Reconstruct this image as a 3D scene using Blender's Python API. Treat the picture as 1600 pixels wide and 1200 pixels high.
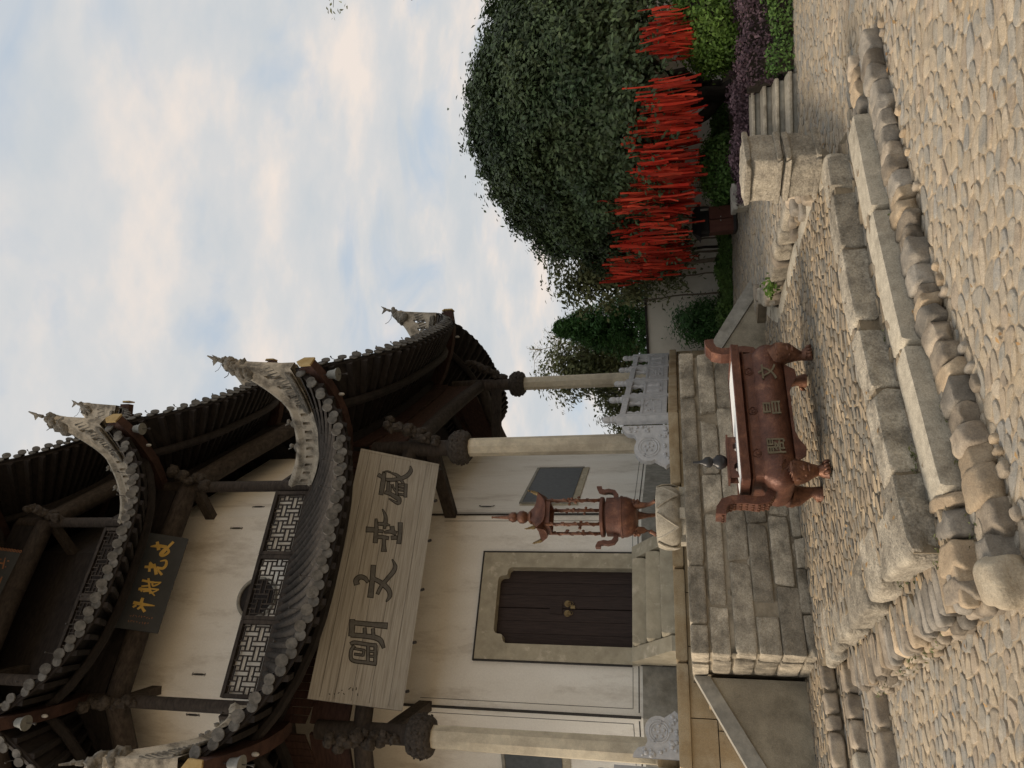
import bpy, math, random
import numpy as np
from mathutils import Vector, Matrix

# ------------------------------------------------------------------ scene, camera, sky, sun
for o in list(bpy.data.objects):
    bpy.data.objects.remove(o)
scene = bpy.context.scene
C = scene.collection
PI = math.pi
EYE = 1.55
PITCH, ROLL, FPX = 0.222, 0.043, 1160.0

cam = bpy.data.cameras.new('camera')
cam.sensor_fit = 'HORIZONTAL'
cam.sensor_width = 36.0
cam.lens = FPX / 1600.0 * 36.0
cam.clip_start = 0.05
cam.clip_end = 2000.0
cam_ob = bpy.data.objects.new('camera', cam)
C.objects.link(cam_ob)
fwd = Vector((0, math.cos(PITCH), math.sin(PITCH)))
rt0 = Vector((1, 0, 0))
dn0 = Vector((0, math.sin(PITCH), -math.cos(PITCH)))
cr_ = rt0 * math.cos(ROLL) + dn0 * math.sin(ROLL)
cd_ = -rt0 * math.sin(ROLL) + dn0 * math.cos(ROLL)
# the photograph was taken with the telephone turned on its side: picture left is up
mw = Matrix.Identity(4)
for k, ax in enumerate((cd_, cr_, -fwd)):
    for r in range(3):
        mw[r][k] = ax[r]
mw.translation = Vector((0, 0, EYE))
cam_ob.matrix_world = mw
scene.camera = cam_ob

SUN_DIR = Vector((-0.78, -0.16, 0.60)).normalized()      # towards the sun: low, on the left
sun = bpy.data.lights.new('sun', 'SUN')
sun.energy = 2.9
sun.angle = math.radians(22)
sun.color = (1.0, 0.84, 0.66)
sun_ob = bpy.data.objects.new('sun', sun)
sun_ob.rotation_euler = (-SUN_DIR).to_track_quat('-Z', 'Y').to_euler()
sun_ob.location = (0, 0, 30)
C.objects.link(sun_ob)

world = bpy.data.worlds.new('World')
scene.world = world
world.use_nodes = True
wt = world.node_tree
wt.nodes.clear()


def wn(kind, **kw):
    n = wt.nodes.new(kind)
    for k_, v_ in kw.items():
        setattr(n, k_, v_)
    return n


w_out = wn('ShaderNodeOutputWorld')
w_bg = wn('ShaderNodeBackground')
w_sky = wn('ShaderNodeTexSky', sky_type='NISHITA', sun_disc=False)
w_sky.sun_elevation = math.asin(SUN_DIR.z)
w_sky.sun_rotation = math.atan2(SUN_DIR.x, SUN_DIR.y)
w_sky.air_density = 1.2
w_sky.dust_density = 1.5
w_tc = wn('ShaderNodeTexCoord')
w_sep = wn('ShaderNodeSeparateXYZ')
wt.links.new(w_tc.outputs['Generated'], w_sep.inputs[0])
# cloud layer on a flat ceiling: direction / (height + 0.22)
w_add = wn('ShaderNodeMath', operation='ADD'); w_add.inputs[1].default_value = 0.42
w_abs = wn('ShaderNodeMath', operation='MAXIMUM'); w_abs.inputs[1].default_value = 0.0
wt.links.new(w_sep.outputs[2], w_abs.inputs[0])
wt.links.new(w_abs.outputs[0], w_add.inputs[0])
w_dx = wn('ShaderNodeMath', operation='DIVIDE'); w_dy = wn('ShaderNodeMath', operation='DIVIDE')
wt.links.new(w_sep.outputs[0], w_dx.inputs[0]); wt.links.new(w_add.outputs[0], w_dx.inputs[1])
wt.links.new(w_sep.outputs[1], w_dy.inputs[0]); wt.links.new(w_add.outputs[0], w_dy.inputs[1])
w_cmb = wn('ShaderNodeCombineXYZ')
wt.links.new(w_dx.outputs[0], w_cmb.inputs[0]); wt.links.new(w_dy.outputs[0], w_cmb.inputs[1])
w_map = wn('ShaderNodeMapping')
w_map.inputs['Rotation'].default_value = (0, 0, math.radians(-40))
w_map.inputs['Location'].default_value = (1.7, 0.6, 0.0)
w_map.inputs['Scale'].default_value = (1.5, 2.6, 1.0)
wt.links.new(w_cmb.outputs[0], w_map.inputs[0])
w_n1 = wn('ShaderNodeTexNoise'); w_n1.inputs['Scale'].default_value = 2.3
w_n1.inputs['Detail'].default_value = 5.0; w_n1.inputs['Roughness'].default_value = 0.52
w_n1.inputs['Distortion'].default_value = 0.8
w_n2 = wn('ShaderNodeTexNoise'); w_n2.inputs['Scale'].default_value = 2.9
w_n2.inputs['Detail'].default_value = 6.0; w_n2.inputs['Roughness'].default_value = 0.56
for n_ in (w_n1, w_n2):
    wt.links.new(w_map.outputs[0], n_.inputs['Vector'])
w_r1 = wn('ShaderNodeValToRGB')                 # how much cloud covers the blue
w_r1.color_ramp.elements[0].position = 0.30; w_r1.color_ramp.elements[0].color = (0.30, 0.30, 0.30, 1)
w_r1.color_ramp.elements[1].position = 0.46; w_r1.color_ramp.elements[1].color = (1, 1, 1, 1)
wt.links.new(w_n1.outputs[0], w_r1.inputs[0])
w_r2 = wn('ShaderNodeValToRGB')                 # grey bellies to cream tops
e_ = w_r2.color_ramp.elements
e_[0].position = 0.36; e_[0].color = (0.555, 0.585, 0.61, 1)
e_[1].position = 0.68; e_[1].color = (0.80, 0.715, 0.65, 1)
e2_ = w_r2.color_ramp.elements.new(0.52); e2_.color = (0.63, 0.63, 0.63, 1)
wt.links.new(w_n2.outputs[0], w_r2.inputs[0])
w_sm = wn('ShaderNodeVectorMath', operation='SCALE'); w_sm.inputs['Scale'].default_value = 0.12
wt.links.new(w_sky.outputs[0], w_sm.inputs[0])
w_blue = wn('ShaderNodeMix', data_type='RGBA')
w_blue.inputs[0].default_value = 0.85
wt.links.new(w_sm.outputs[0], w_blue.inputs[6])
w_blue.inputs[7].default_value = (0.47, 0.56, 0.66, 1)
w_mix = wn('ShaderNodeMix', data_type='RGBA')
wt.links.new(w_r1.outputs[0], w_mix.inputs[0])
wt.links.new(w_blue.outputs[2], w_mix.inputs[6])
wt.links.new(w_r2.outputs[0], w_mix.inputs[7])
wt.links.new(w_mix.outputs[2], w_bg.inputs[0])
w_bg.inputs[1].default_value = 0.81
wt.links.new(w_bg.outputs[0], w_out.inputs[0])

scene.view_settings.view_transform = 'Standard'
scene.view_settings.look = 'None'
scene.view_settings.exposure = 0.42
scene.view_settings.gamma = 1.0
scene.view_settings.use_curve_mapping = False
scene.render.resolution_x = 1024
scene.render.resolution_y = 768
scene.cycles.max_bounces = 6
scene.cycles.diffuse_bounces = 3

# ------------------------------------------------------------------ materials
MATS = {}


def mat(name, c1, c2=None, scale=6.0, rough=0.8, bump=0.3, bscale=30.0, c3=None, s3=1.2, lo3=0.5, hi3=0.7,
        stretch=(1, 1, 1), var=0.0, metal=0.0, palette=None, spec=0.3, bdist=0.02, transl=0.0, detail=6.0, grain=0.0, gscale=110.0):
    """two-tone noise + optional large stains + fine relief; var/palette vary from piece to piece"""
    m = bpy.data.materials.new(name)
    m.use_nodes = True
    nt = m.node_tree
    N = nt.nodes
    Lk = nt.links.new
    b = N['Principled BSDF']
    c2 = c2 or c1
    tc = N.new('ShaderNodeTexCoord')
    mp = N.new('ShaderNodeMapping')
    mp.inputs['Scale'].default_value = stretch
    Lk(tc.outputs['Object'], mp.inputs[0])
    n1 = N.new('ShaderNodeTexNoise')
    n1.inputs['Scale'].default_value = scale
    n1.inputs['Detail'].default_value = detail
    n1.inputs['Roughness'].default_value = 0.62
    Lk(mp.outputs[0], n1.inputs['Vector'])
    rp = N.new('ShaderNodeValToRGB')
    rp.color_ramp.elements[0].position = 0.34
    rp.color_ramp.elements[1].position = 0.66
    rp.color_ramp.elements[0].color = (*c1, 1)
    rp.color_ramp.elements[1].color = (*c2, 1)
    Lk(n1.outputs[0], rp.inputs[0])
    col = rp.outputs[0]
    rnd = None
    if palette or var:
        gi = N.new('ShaderNodeNewGeometry')
        oi = N.new('ShaderNodeObjectInfo')
        ad = N.new('ShaderNodeMath'); ad.operation = 'ADD'
        Lk(gi.outputs['Random Per Island'], ad.inputs[0]); Lk(oi.outputs['Random'], ad.inputs[1])
        fr = N.new('ShaderNodeMath'); fr.operation = 'FRACT'
        Lk(ad.outputs[0], fr.inputs[0])
        rnd = fr.outputs[0]
    if palette:
        pr = N.new('ShaderNodeValToRGB')
        pr.color_ramp.interpolation = 'CONSTANT'
        els = pr.color_ramp.elements
        els[0].position = 0.0; els[0].color = (*palette[0], 1)
        els[1].position = 1.0 / len(palette); els[1].color = (*palette[1], 1)
        for k_ in range(2, len(palette)):
            q = els.new(k_ / len(palette)); q.color = (*palette[k_], 1)
        Lk(rnd, pr.inputs[0])
        mx = N.new('ShaderNodeMix'); mx.data_type = 'RGBA'; mx.blend_type = 'MULTIPLY'
        mx.inputs[0].default_value = 1.0
        Lk(pr.outputs[0], mx.inputs[6]); Lk(col, mx.inputs[7])
        col = mx.outputs[2]
    if var:
        ml = N.new('ShaderNodeMath'); ml.operation = 'MULTIPLY'; ml.inputs[1].default_value = 7.31
        Lk(rnd, ml.inputs[0])
        f2 = N.new('ShaderNodeMath'); f2.operation = 'FRACT'; Lk(ml.outputs[0], f2.inputs[0])
        mr = N.new('ShaderNodeMapRange')
        mr.inputs['To Min'].default_value = 1 - var; mr.inputs['To Max'].default_value = 1 + var
        Lk(f2.outputs[0], mr.inputs[0])
        hs = N.new('ShaderNodeHueSaturation')
        Lk(mr.outputs[0], hs.inputs['Value']); Lk(col, hs.inputs['Color'])
        col = hs.outputs[0]
    if c3:
        n3 = N.new('ShaderNodeTexNoise')
        n3.inputs['Scale'].default_value = s3; n3.inputs['Detail'].default_value = 8.0
        n3.inputs['Roughness'].default_value = 0.68
        Lk(mp.outputs[0], n3.inputs['Vector'])
        r3 = N.new('ShaderNodeValToRGB')
        r3.color_ramp.elements[0].position = lo3; r3.color_ramp.elements[1].position = hi3
        r3.color_ramp.elements[0].color = (0, 0, 0, 1); r3.color_ramp.elements[1].color = (1, 1, 1, 1)
        Lk(n3.outputs[0], r3.inputs[0])
        mx = N.new('ShaderNodeMix'); mx.data_type = 'RGBA'
        Lk(r3.outputs[0], mx.inputs[0]); Lk(col, mx.inputs[6]); mx.inputs[7].default_value = (*c3, 1)
        col = mx.outputs[2]
    if grain:
        ng = N.new('ShaderNodeTexNoise')
        ng.inputs['Scale'].default_value = gscale; ng.inputs['Detail'].default_value = 3.0
        ng.inputs['Roughness'].default_value = 0.7
        Lk(tc.outputs['Object'], ng.inputs['Vector'])
        mg = N.new('ShaderNodeMapRange')
        mg.inputs['From Min'].default_value = 0.3; mg.inputs['From Max'].default_value = 0.7
        mg.inputs['To Min'].default_value = 1 - grain; mg.inputs['To Max'].default_value = 1 + grain
        Lk(ng.outputs[0], mg.inputs[0])
        hg = N.new('ShaderNodeHueSaturation')
        Lk(mg.outputs[0], hg.inputs['Value']); Lk(col, hg.inputs['Color'])
        col = hg.outputs[0]
    Lk(col, b.inputs['Base Color'])
    b.inputs['Roughness'].default_value = rough
    b.inputs['Metallic'].default_value = metal
    b.inputs['Specular IOR Level'].default_value = spec
    if bump:
        nb = N.new('ShaderNodeTexNoise')
        nb.inputs['Scale'].default_value = bscale; nb.inputs['Detail'].default_value = 7.0
        nb.inputs['Roughness'].default_value = 0.65
        Lk(mp.outputs[0], nb.inputs['Vector'])
        bp = N.new('ShaderNodeBump')
        bp.inputs['Strength'].default_value = bump; bp.inputs['Distance'].default_value = bdist
        Lk(nb.outputs[0], bp.inputs['Height'])
        Lk(bp.outputs[0], b.inputs['Normal'])
    if transl:
        tr = N.new('ShaderNodeBsdfTranslucent'); Lk(col, tr.inputs[0])
        ms = N.new('ShaderNodeMixShader'); ms.inputs[0].default_value = transl
        Lk(b.outputs[0], ms.inputs[1]); Lk(tr.outputs[0], ms.inputs[2])
        Lk(ms.outputs[0], N['Material Output'].inputs[0])
    MATS[name] = m
    return m


COB = [(0.31, 0.29, 0.25), (0.35, 0.305, 0.24), (0.37, 0.32, 0.25), (0.30, 0.285, 0.25), (0.40, 0.345, 0.265),
       (0.285, 0.275, 0.25), (0.33, 0.28, 0.22), (0.32, 0.295, 0.25), (0.36, 0.315, 0.25)]
COB2 = [(0.22, 0.20, 0.165), (0.28, 0.235, 0.175), (0.23, 0.215, 0.185), (0.35, 0.285, 0.20), (0.20, 0.19, 0.165),
        (0.29, 0.24, 0.18), (0.24, 0.20, 0.15), (0.40, 0.325, 0.225)]
G1, G2 = (0.78, 0.78, 0.78), (1.15, 1.12, 1.08)
M_cob = mat('cobble_stone', G1, G2, 9, 0.88, 0.35, 45, palette=COB, var=0.10, c3=(0.40, 0.325, 0.225), s3=4, lo3=0.50, hi3=0.68, grain=0.28, gscale=140, spec=0.12)
M_cob2 = mat('pebble_stone', G1, G2, 12, 0.8, 0.3, 60, palette=COB2, var=0.14, c3=(0.27, 0.22, 0.15), s3=6, lo3=0.54, hi3=0.75, grain=0.25, gscale=150, spec=0.12)
M_mort = mat('sandy_mortar', (0.33, 0.265, 0.185), (0.43, 0.35, 0.25), 5, 0.95, 0.6, 40, c3=(0.27, 0.215, 0.145), s3=1.0, lo3=0.50, hi3=0.72, grain=0.22, gscale=160)
M_mort2 = mat('dark_mortar', (0.16, 0.13, 0.09), (0.27, 0.22, 0.15), 8, 0.95, 0.6, 50)
M_bould = mat('boulder_stone', (0.17, 0.142, 0.11), (0.35, 0.295, 0.225), 6, 0.82, 0.6, 20, var=0.38, c3=(0.37, 0.30, 0.21), s3=3, lo3=0.54, hi3=0.72, grain=0.22)
M_bould2 = mat('grey_boulder', (0.18, 0.162, 0.135), (0.33, 0.295, 0.245), 6, 0.82, 0.6, 20, var=0.3, c3=(0.36, 0.32, 0.25), s3=3, lo3=0.56, hi3=0.74, grain=0.22)
M_bould3 = mat('tan_boulder', (0.28, 0.215, 0.145), (0.44, 0.35, 0.24), 6, 0.82, 0.6, 20, var=0.25, c3=(0.17, 0.135, 0.10), s3=3, lo3=0.56, hi3=0.74, grain=0.22)
M_block = mat('rough_grey_stone', (0.22, 0.195, 0.155), (0.42, 0.375, 0.295), 7, 0.9, 1.0, 22, var=0.2, c3=(0.10, 0.087, 0.065), s3=3.2, lo3=0.52, hi3=0.74, bdist=0.03, grain=0.35, gscale=70)
M_slab = mat('dressed_stone', (0.34, 0.305, 0.24), (0.48, 0.435, 0.345), 14, 0.88, 0.4, 70, var=0.1, c3=(0.15, 0.13, 0.10), s3=3, lo3=0.52, hi3=0.75, grain=0.25)
M_terr = mat('terrace_stone', (0.25, 0.22, 0.17), (0.50, 0.44, 0.34), 6, 0.9, 0.9, 22, var=0.30, c3=(0.11, 0.098, 0.076), s3=2.6, lo3=0.49, hi3=0.70, bdist=0.03, grain=0.32, gscale=75)
M_joint = mat('terrace_mortar', (0.24, 0.205, 0.15), (0.38, 0.325, 0.24), 8, 0.95, 0.8, 30, c3=(0.09, 0.08, 0.06), s3=3)
M_yel = mat('yellow_sandstone', (0.37, 0.275, 0.155), (0.46, 0.375, 0.25), 3, 0.88, 0.4, 30, var=0.12, c3=(0.24, 0.16, 0.08), s3=2, lo3=0.5, hi3=0.72, grain=0.2)
M_cem = mat('old_cement', (0.25, 0.22, 0.165), (0.38, 0.335, 0.25), 2.4, 0.92, 0.5, 30, c3=(0.14, 0.12, 0.085), s3=1.6, lo3=0.46, hi3=0.70, grain=0.2)
M_gst = mat('grey_plinth_stone', (0.24, 0.23, 0.20), (0.36, 0.34, 0.29), 10, 0.88, 0.3, 50, c3=(0.17, 0.155, 0.125), s3=2)
M_bal = mat('carved_pale_stone', (0.42, 0.43, 0.44), (0.54, 0.54, 0.54), 14, 0.8, 0.35, 45, var=0.05, c3=(0.31, 0.30, 0.28), s3=3, lo3=0.55, hi3=0.8)
M_plas = mat('lime_plaster', (0.86, 0.83, 0.755), (0.78, 0.74, 0.655), 1.6, 0.9, 0.12, 40, c3=(0.36, 0.30, 0.225), s3=1.7, lo3=0.52, hi3=0.84, stretch=(1.3, 1.3, 0.4), grain=0.05, gscale=40)
M_col = mat('column_granite', (0.52, 0.47, 0.36), (0.64, 0.57, 0.43), 9, 0.85, 0.35, 60, c3=(0.40, 0.35, 0.265), s3=1.6, lo3=0.48, hi3=0.66, grain=0.14)
M_cap = mat('carved_capital', (0.030, 0.025, 0.021), (0.085, 0.072, 0.060), 22, 0.9, 0.9, 30, bdist=0.03)
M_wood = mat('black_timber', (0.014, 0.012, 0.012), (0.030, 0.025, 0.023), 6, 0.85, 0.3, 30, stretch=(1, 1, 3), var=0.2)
M_wood2 = mat('weathered_timber', (0.026, 0.021, 0.018), (0.066, 0.053, 0.043), 8, 0.85, 0.4, 26, stretch=(1, 1, 3), var=0.25)
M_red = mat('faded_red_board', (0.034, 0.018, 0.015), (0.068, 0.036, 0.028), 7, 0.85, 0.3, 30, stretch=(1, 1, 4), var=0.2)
M_tile = mat('grey_roof_tile', (0.028, 0.025, 0.022), (0.062, 0.053, 0.045), 10, 0.85, 0.4, 40, var=0.22, c3=(0.12, 0.105, 0.085), s3=4, lo3=0.58, hi3=0.78)
M_disc = mat('tile_end_disc', (0.075, 0.074, 0.070), (0.165, 0.16, 0.148), 12, 0.85, 0.4, 60, var=0.2, c3=(0.06, 0.056, 0.05), s3=8)
M_ridge = mat('ridge_plaster', (0.52, 0.465, 0.37), (0.35, 0.315, 0.255), 4, 0.9, 0.5, 30, c3=(0.11, 0.098, 0.08), s3=4.0, lo3=0.47, hi3=0.68, grain=0.2)
M_horn = mat('ridge_ornament_clay', (0.16, 0.15, 0.13), (0.30, 0.275, 0.23), 14, 0.9, 0.9, 34, c3=(0.09, 0.085, 0.07), s3=6, lo3=0.48, hi3=0.66, bdist=0.04)
M_yp = mat('ochre_paint', (0.36, 0.25, 0.10), (0.46, 0.35, 0.17), 8, 0.8, 0.2, 40, c3=(0.10, 0.07, 0.04), s3=12, lo3=0.6, hi3=0.7)
M_sign = mat('bare_sign_board', (0.31, 0.29, 0.25), (0.45, 0.43, 0.385), 5, 0.85, 0.35, 18, stretch=(0.35, 9, 3), c3=(0.15, 0.13, 0.105), s3=2.2, lo3=0.52, hi3=0.78)
M_ink = mat('faded_ink', (0.095, 0.092, 0.085), (0.145, 0.140, 0.130), 14, 0.9, 0.1, 40)
M_inkd = mat('dark_outline', (0.022, 0.019, 0.016), (0.035, 0.03, 0.024), 14, 0.9, 0)
M_navy = mat('blue_black_lacquer', (0.040, 0.046, 0.052), (0.056, 0.062, 0.068), 3, 0.55, 0.05, 30)
M_gold = mat('gold_paint', (0.55, 0.36, 0.08), (0.70, 0.48, 0.14), 9, 0.5, 0.1, 40)
M_orng = mat('dull_orange_paint', (0.25, 0.11, 0.06), (0.33, 0.17, 0.09), 9, 0.7, 0.1, 40)
M_door = mat('door_timber', (0.030, 0.021, 0.019), (0.055, 0.038, 0.033), 7, 0.75, 0.4, 20, stretch=(8, 8, 0.5), var=0.1)
M_dst = mat('door_surround_stone', (0.36, 0.32, 0.235), (0.48, 0.43, 0.32), 6, 0.88, 0.3, 40, var=0.06, c3=(0.58, 0.52, 0.40), s3=5, lo3=0.56, hi3=0.66)
M_brass = mat('old_brass', (0.16, 0.11, 0.05), (0.24, 0.18, 0.09), 10, 0.5, 0.2, 40, metal=0.7)
M_iron = mat('dark_iron', (0.03, 0.028, 0.026), (0.05, 0.045, 0.04), 10, 0.7, 0.2, 40)
M_slate = mat('slate_window', (0.075, 0.085, 0.09), (0.105, 0.115, 0.12), 14, 0.6, 0.2, 60)
M_copper = mat('copper_paint', (0.078, 0.031, 0.020), (0.150, 0.062, 0.038), 9, 0.42, 0.35, 45, metal=0.35, c3=(0.25, 0.12, 0.068), s3=9, lo3=0.56, hi3=0.76, spec=0.5, grain=0.3)
M_copp2 = mat('bright_copper_paint', (0.065, 0.027, 0.017), (0.21, 0.095, 0.052), 12, 0.45, 0.4, 36, metal=0.4, spec=0.5)
M_bronze = mat('raised_letters_bronze', (0.12, 0.10, 0.065), (0.19, 0.16, 0.105), 20, 0.6, 0.1, 50, metal=0.3)
M_ash = mat('white_ash', (0.62, 0.64, 0.64), (0.74, 0.75, 0.74), 12, 0.95, 0.3, 50)
M_blk = mat('black_enamel', (0.018, 0.018, 0.020), (0.03, 0.03, 0.03), 8, 0.35, 0.05, 30)
M_white = mat('white_enamel', (0.45, 0.44, 0.41), (0.58, 0.57, 0.54), 8, 0.5, 0)
M_bell = mat('grey_bell_metal', (0.17, 0.18, 0.17), (0.28, 0.285, 0.27), 12, 0.6, 0.2, 40, metal=0.3)
M_ribbon = mat('red_cloth_ribbon', (0.46, 0.024, 0.013), (0.66, 0.085, 0.04), 2.0, 0.75, 0, var=0.5, transl=0.35)
M_leaf = mat('camphor_leaf', (0.034, 0.062, 0.026), (0.080, 0.112, 0.046), 0.9, 0.55, 0, var=0.45, spec=0.35, transl=0.12)
M_leaf2 = mat('olive_leaf', (0.095, 0.12, 0.05), (0.22, 0.225, 0.10), 0.8, 0.6, 0, var=0.4, transl=0.2)
M_fir = mat('conifer_needles', (0.045, 0.12, 0.035), (0.10, 0.21, 0.06), 0.9, 0.6, 0, var=0.4, transl=0.15)
M_bush = mat('bright_bush_leaf', (0.075, 0.15, 0.022), (0.15, 0.24, 0.045), 1.5, 0.55, 0, var=0.4, transl=0.25)
M_grn = mat('green_hedge_leaf', (0.05, 0.115, 0.024), (0.11, 0.19, 0.045), 1.5, 0.6, 0, var=0.4, transl=0.2)
M_purp = mat('purple_hedge_leaf', (0.060, 0.034, 0.044), (0.135, 0.085, 0.100), 1.8, 0.65, 0, var=0.4, transl=0.15)
M_dry = mat('dry_grass_ground', (0.22, 0.17, 0.09), (0.30, 0.24, 0.13), 3, 0.95, 0.6, 30, c3=(0.10, 0.12, 0.05), s3=1.5)
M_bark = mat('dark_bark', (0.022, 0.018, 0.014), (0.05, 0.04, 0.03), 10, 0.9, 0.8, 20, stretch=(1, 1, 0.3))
M_bark2 = mat('pale_bark', (0.13, 0.105, 0.075), (0.22, 0.18, 0.13), 10, 0.9, 0.6, 20)
M_yard = mat('yard_wall_plaster', (0.74, 0.70, 0.61), (0.84, 0.80, 0.71), 1.2, 0.92, 0.2, 30, c3=(0.55, 0.51, 0.43), s3=0.9, lo3=0.5, hi3=0.78)
M_binw = mat('bin_brown_panel', (0.085, 0.030, 0.020), (0.13, 0.05, 0.032), 6, 0.6, 0.2, 30, stretch=(4, 4, 0.6))
M_soil = mat('garden_soil', (0.10, 0.08, 0.05), (0.16, 0.13, 0.08), 4, 0.95, 0.7, 24)

# ------------------------------------------------------------------ mesh helpers


def V(*a):
    return Vector(a)


class MB:
    """collects shapes; build() links them as ONE mesh object"""

    def __init__(self):
        self.v = []
        self.f = []

    def add(self, vs, fs):
        n = len(self.v)
        self.v.extend([tuple(p) for p in vs])
        self.f.extend([tuple(i + n for i in f) for f in fs])
        return self

    def box(self, o, ex, ey, ez):
        """corner-centred box: o = centre of base, ex, ey full vectors, ez up vector"""
        o, ex, ey, ez = Vector(o), Vector(ex), Vector(ey), Vector(ez)
        b = [o - ex / 2 - ey / 2, o + ex / 2 - ey / 2, o + ex / 2 + ey / 2, o - ex / 2 + ey / 2]
        vs = b + [p + ez for p in b]
        fs = [(3, 2, 1, 0), (4, 5, 6, 7), (0, 1, 5, 4), (1, 2, 6, 5), (2, 3, 7, 6), (3, 0, 4, 7)]
        if ex.cross(ey).dot(ez) < 0:
            fs = [tuple(reversed(f)) for f in fs]
        return self.add(vs, fs)

    def prism(self, poly, ext):
        """closed polygon (3d points) pushed along ext"""
        n = len(poly)
        ext = Vector(ext)
        p = [Vector(q) for q in poly]
        vs = p + [q + ext for q in p]
        fs = [tuple(reversed(range(n))), tuple(range(n, 2 * n))]
        fs += [(i, (i + 1) % n, n + (i + 1) % n, n + i) for i in range(n)]
        nr = Vector((0, 0, 0))
        for i in range(n):
            nr += p[i].cross(p[(i + 1) % n])
        if nr.dot(ext) < 0:
            fs = [tuple(reversed(f)) for f in fs]
        return self.add(vs, fs)

    def tube(self, pts, rad, seg=8, sq=None, up=None, caps=True):
        """swept tube; sq=(w,h) gives a rectangular section"""
        pts = [Vector(p) for p in pts]
        n = len(pts)
        rads = rad if isinstance(rad, (list, tuple)) else [rad] * n
        rings = []
        for i, p in enumerate(pts):
            t = (pts[min(i + 1, n - 1)] - pts[max(i - 1, 0)])
            if t.length < 1e-9:
                t = Vector((0, 0, 1))
            t.normalize()
            u = Vector(up) if up is not None else (Vector((0, 0, 1)) if abs(t.z) < 0.95 else Vector((1, 0, 0)))
            a = t.cross(u)
            if a.length < 1e-6:
                a = t.cross(Vector((0, 1, 0)))
            a.normalize()
            b = a.cross(t)
            ring = []
            if sq:
                w, h = sq[0] * rads[i], sq[1] * rads[i]
                for sx, sy in ((-1, -1), (1, -1), (1, 1), (-1, 1)):
                    ring.append(p + a * (sx * w / 2) + b * (sy * h / 2))
            else:
                for k in range(seg):
                    an = 2 * PI * k / seg
                    ring.append(p + a * (math.cos(an) * rads[i]) + b * (math.sin(an) * rads[i]))
            rings.append(ring)
        m = len(rings[0])
        vs = [q for r in rings for q in r]
        fs = []
        for i in range(n - 1):
            for k in range(m):
                fs.append((i * m + k, i * m + (k + 1) % m, (i + 1) * m + (k + 1) % m, (i + 1) * m + k))
        if caps:
            fs.append(tuple(reversed(range(m))))
            fs.append(tuple(range((n - 1) * m, n * m)))
        return self.add(vs, fs)

    def lathe(self, c, prof, seg=16, phase=0.0, sx=1.0, sy=1.0):
        """profile [(r,z)] round a vertical axis at c"""
        c = Vector(c)
        vs = []
        for r, z in prof:
            for k in range(seg):
                an = 2 * PI * k / seg + phase
                vs.append(c + Vector((math.cos(an) * r * sx, math.sin(an) * r * sy, z)))
        fs = []
        for i in range(len(prof) - 1):
            for k in range(seg):
                fs.append((i * seg + k, i * seg + (k + 1) % seg, (i + 1) * seg + (k + 1) % seg, (i + 1) * seg + k))
        n = len(prof)
        fs.append(tuple(reversed(range(seg))))
        fs.append(tuple(range((n - 1) * seg, n * seg)))
        return self.add(vs, fs)

    def ball(self, c, r, seg=8, rings=5, sc=(1, 1, 1), jit=0.0, rng=None):
        c = Vector(c)
        vs = [c + Vector((0, 0, -r * sc[2]))]
        for i in range(1, rings):
            ph = -PI / 2 + PI * i / rings
            for k in range(seg):
                an = 2 * PI * k / seg
                q = 1 + (rng.uniform(-jit, jit) if rng else 0)
                vs.append(c + Vector((math.cos(an) * math.cos(ph) * r * sc[0] * q, math.sin(an) * math.cos(ph) * r * sc[1] * q, math.sin(ph) * r * sc[2] * q)))
        vs.append(c + Vector((0, 0, r * sc[2])))
        fs = []
        for k in range(seg):
            fs.append((0, 1 + (k + 1) % seg, 1 + k))
            t = 1 + (rings - 2) * seg
            fs.append((len(vs) - 1, t + k, t + (k + 1) % seg))
        for i in range(rings - 2):
            for k in range(seg):
                a = 1 + i * seg
                fs.append((a + k, a + (k + 1) % seg, a + seg + (k + 1) % seg, a + seg + k))
        return self.add(vs, fs)

    def grid(self, rows):
        """rows of equal length of 3d points"""
        m = len(rows[0])
        vs = [p for r in rows for p in r]
        fs = []
        for i in range(len(rows) - 1):
            for k in range(m - 1):
                fs.append((i * m + k, i * m + k + 1, (i + 1) * m + k + 1, (i + 1) * m + k))
        return self.add(vs, fs)

    def disc(self, c, nrm, r, th, seg=14, up=(0, 0, 1)):
        c, nrm = Vector(c), Vector(nrm).normalized()
        a = nrm.cross(Vector(up)).normalized()
        b = a.cross(nrm)
        ring = [c + a * math.cos(2 * PI * k / seg) * r + b * math.sin(2 * PI * k / seg) * r for k in range(seg)]
        return self.prism(ring, nrm * th)

    def build(self, name, m, parent=None, local=False, smooth=False, sharp=None):
        inv = None
        if parent is not None and not local:
            inv = world_of(parent).inverted()
        vs = self.v
        if inv is not None:
            vs = [tuple(inv @ Vector(p)) for p in vs]
        me = bpy.data.meshes.new(name)
        me.from_pydata(vs, [], self.f)
        me.materials.append(m)
        if smooth:
            me.polygons.foreach_set('use_smooth', [True] * len(me.polygons))
            if sharp:
                me.set_sharp_from_angle(angle=math.radians(sharp))
        ob = bpy.data.objects.new(name, me)
        C.objects.link(ob)
        if parent is not None:
            ob.parent = parent
        return ob


def world_of(o):
    m = Matrix.Identity(4)
    while o is not None:
        m = o.matrix_basis @ m
        o = o.parent
    return m


def tag(o, label, cat=None, group=None, kind=None):
    o['label'] = label
    if cat:
        o['category'] = cat
    if group:
        o['group'] = group
    if kind:
        o['kind'] = kind
    return o


def thing(name, label, cat, loc=(0, 0, 0), rot=None, group=None):
    o = bpy.data.objects.new(name, None)
    o.empty_display_size = 0.2
    C.objects.link(o)
    if rot is not None:
        m = rot.to_4x4()
        m.translation = Vector(loc)
        o.matrix_basis = m
    else:
        o.location = loc
    return tag(o, label, cat, group)


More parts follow.
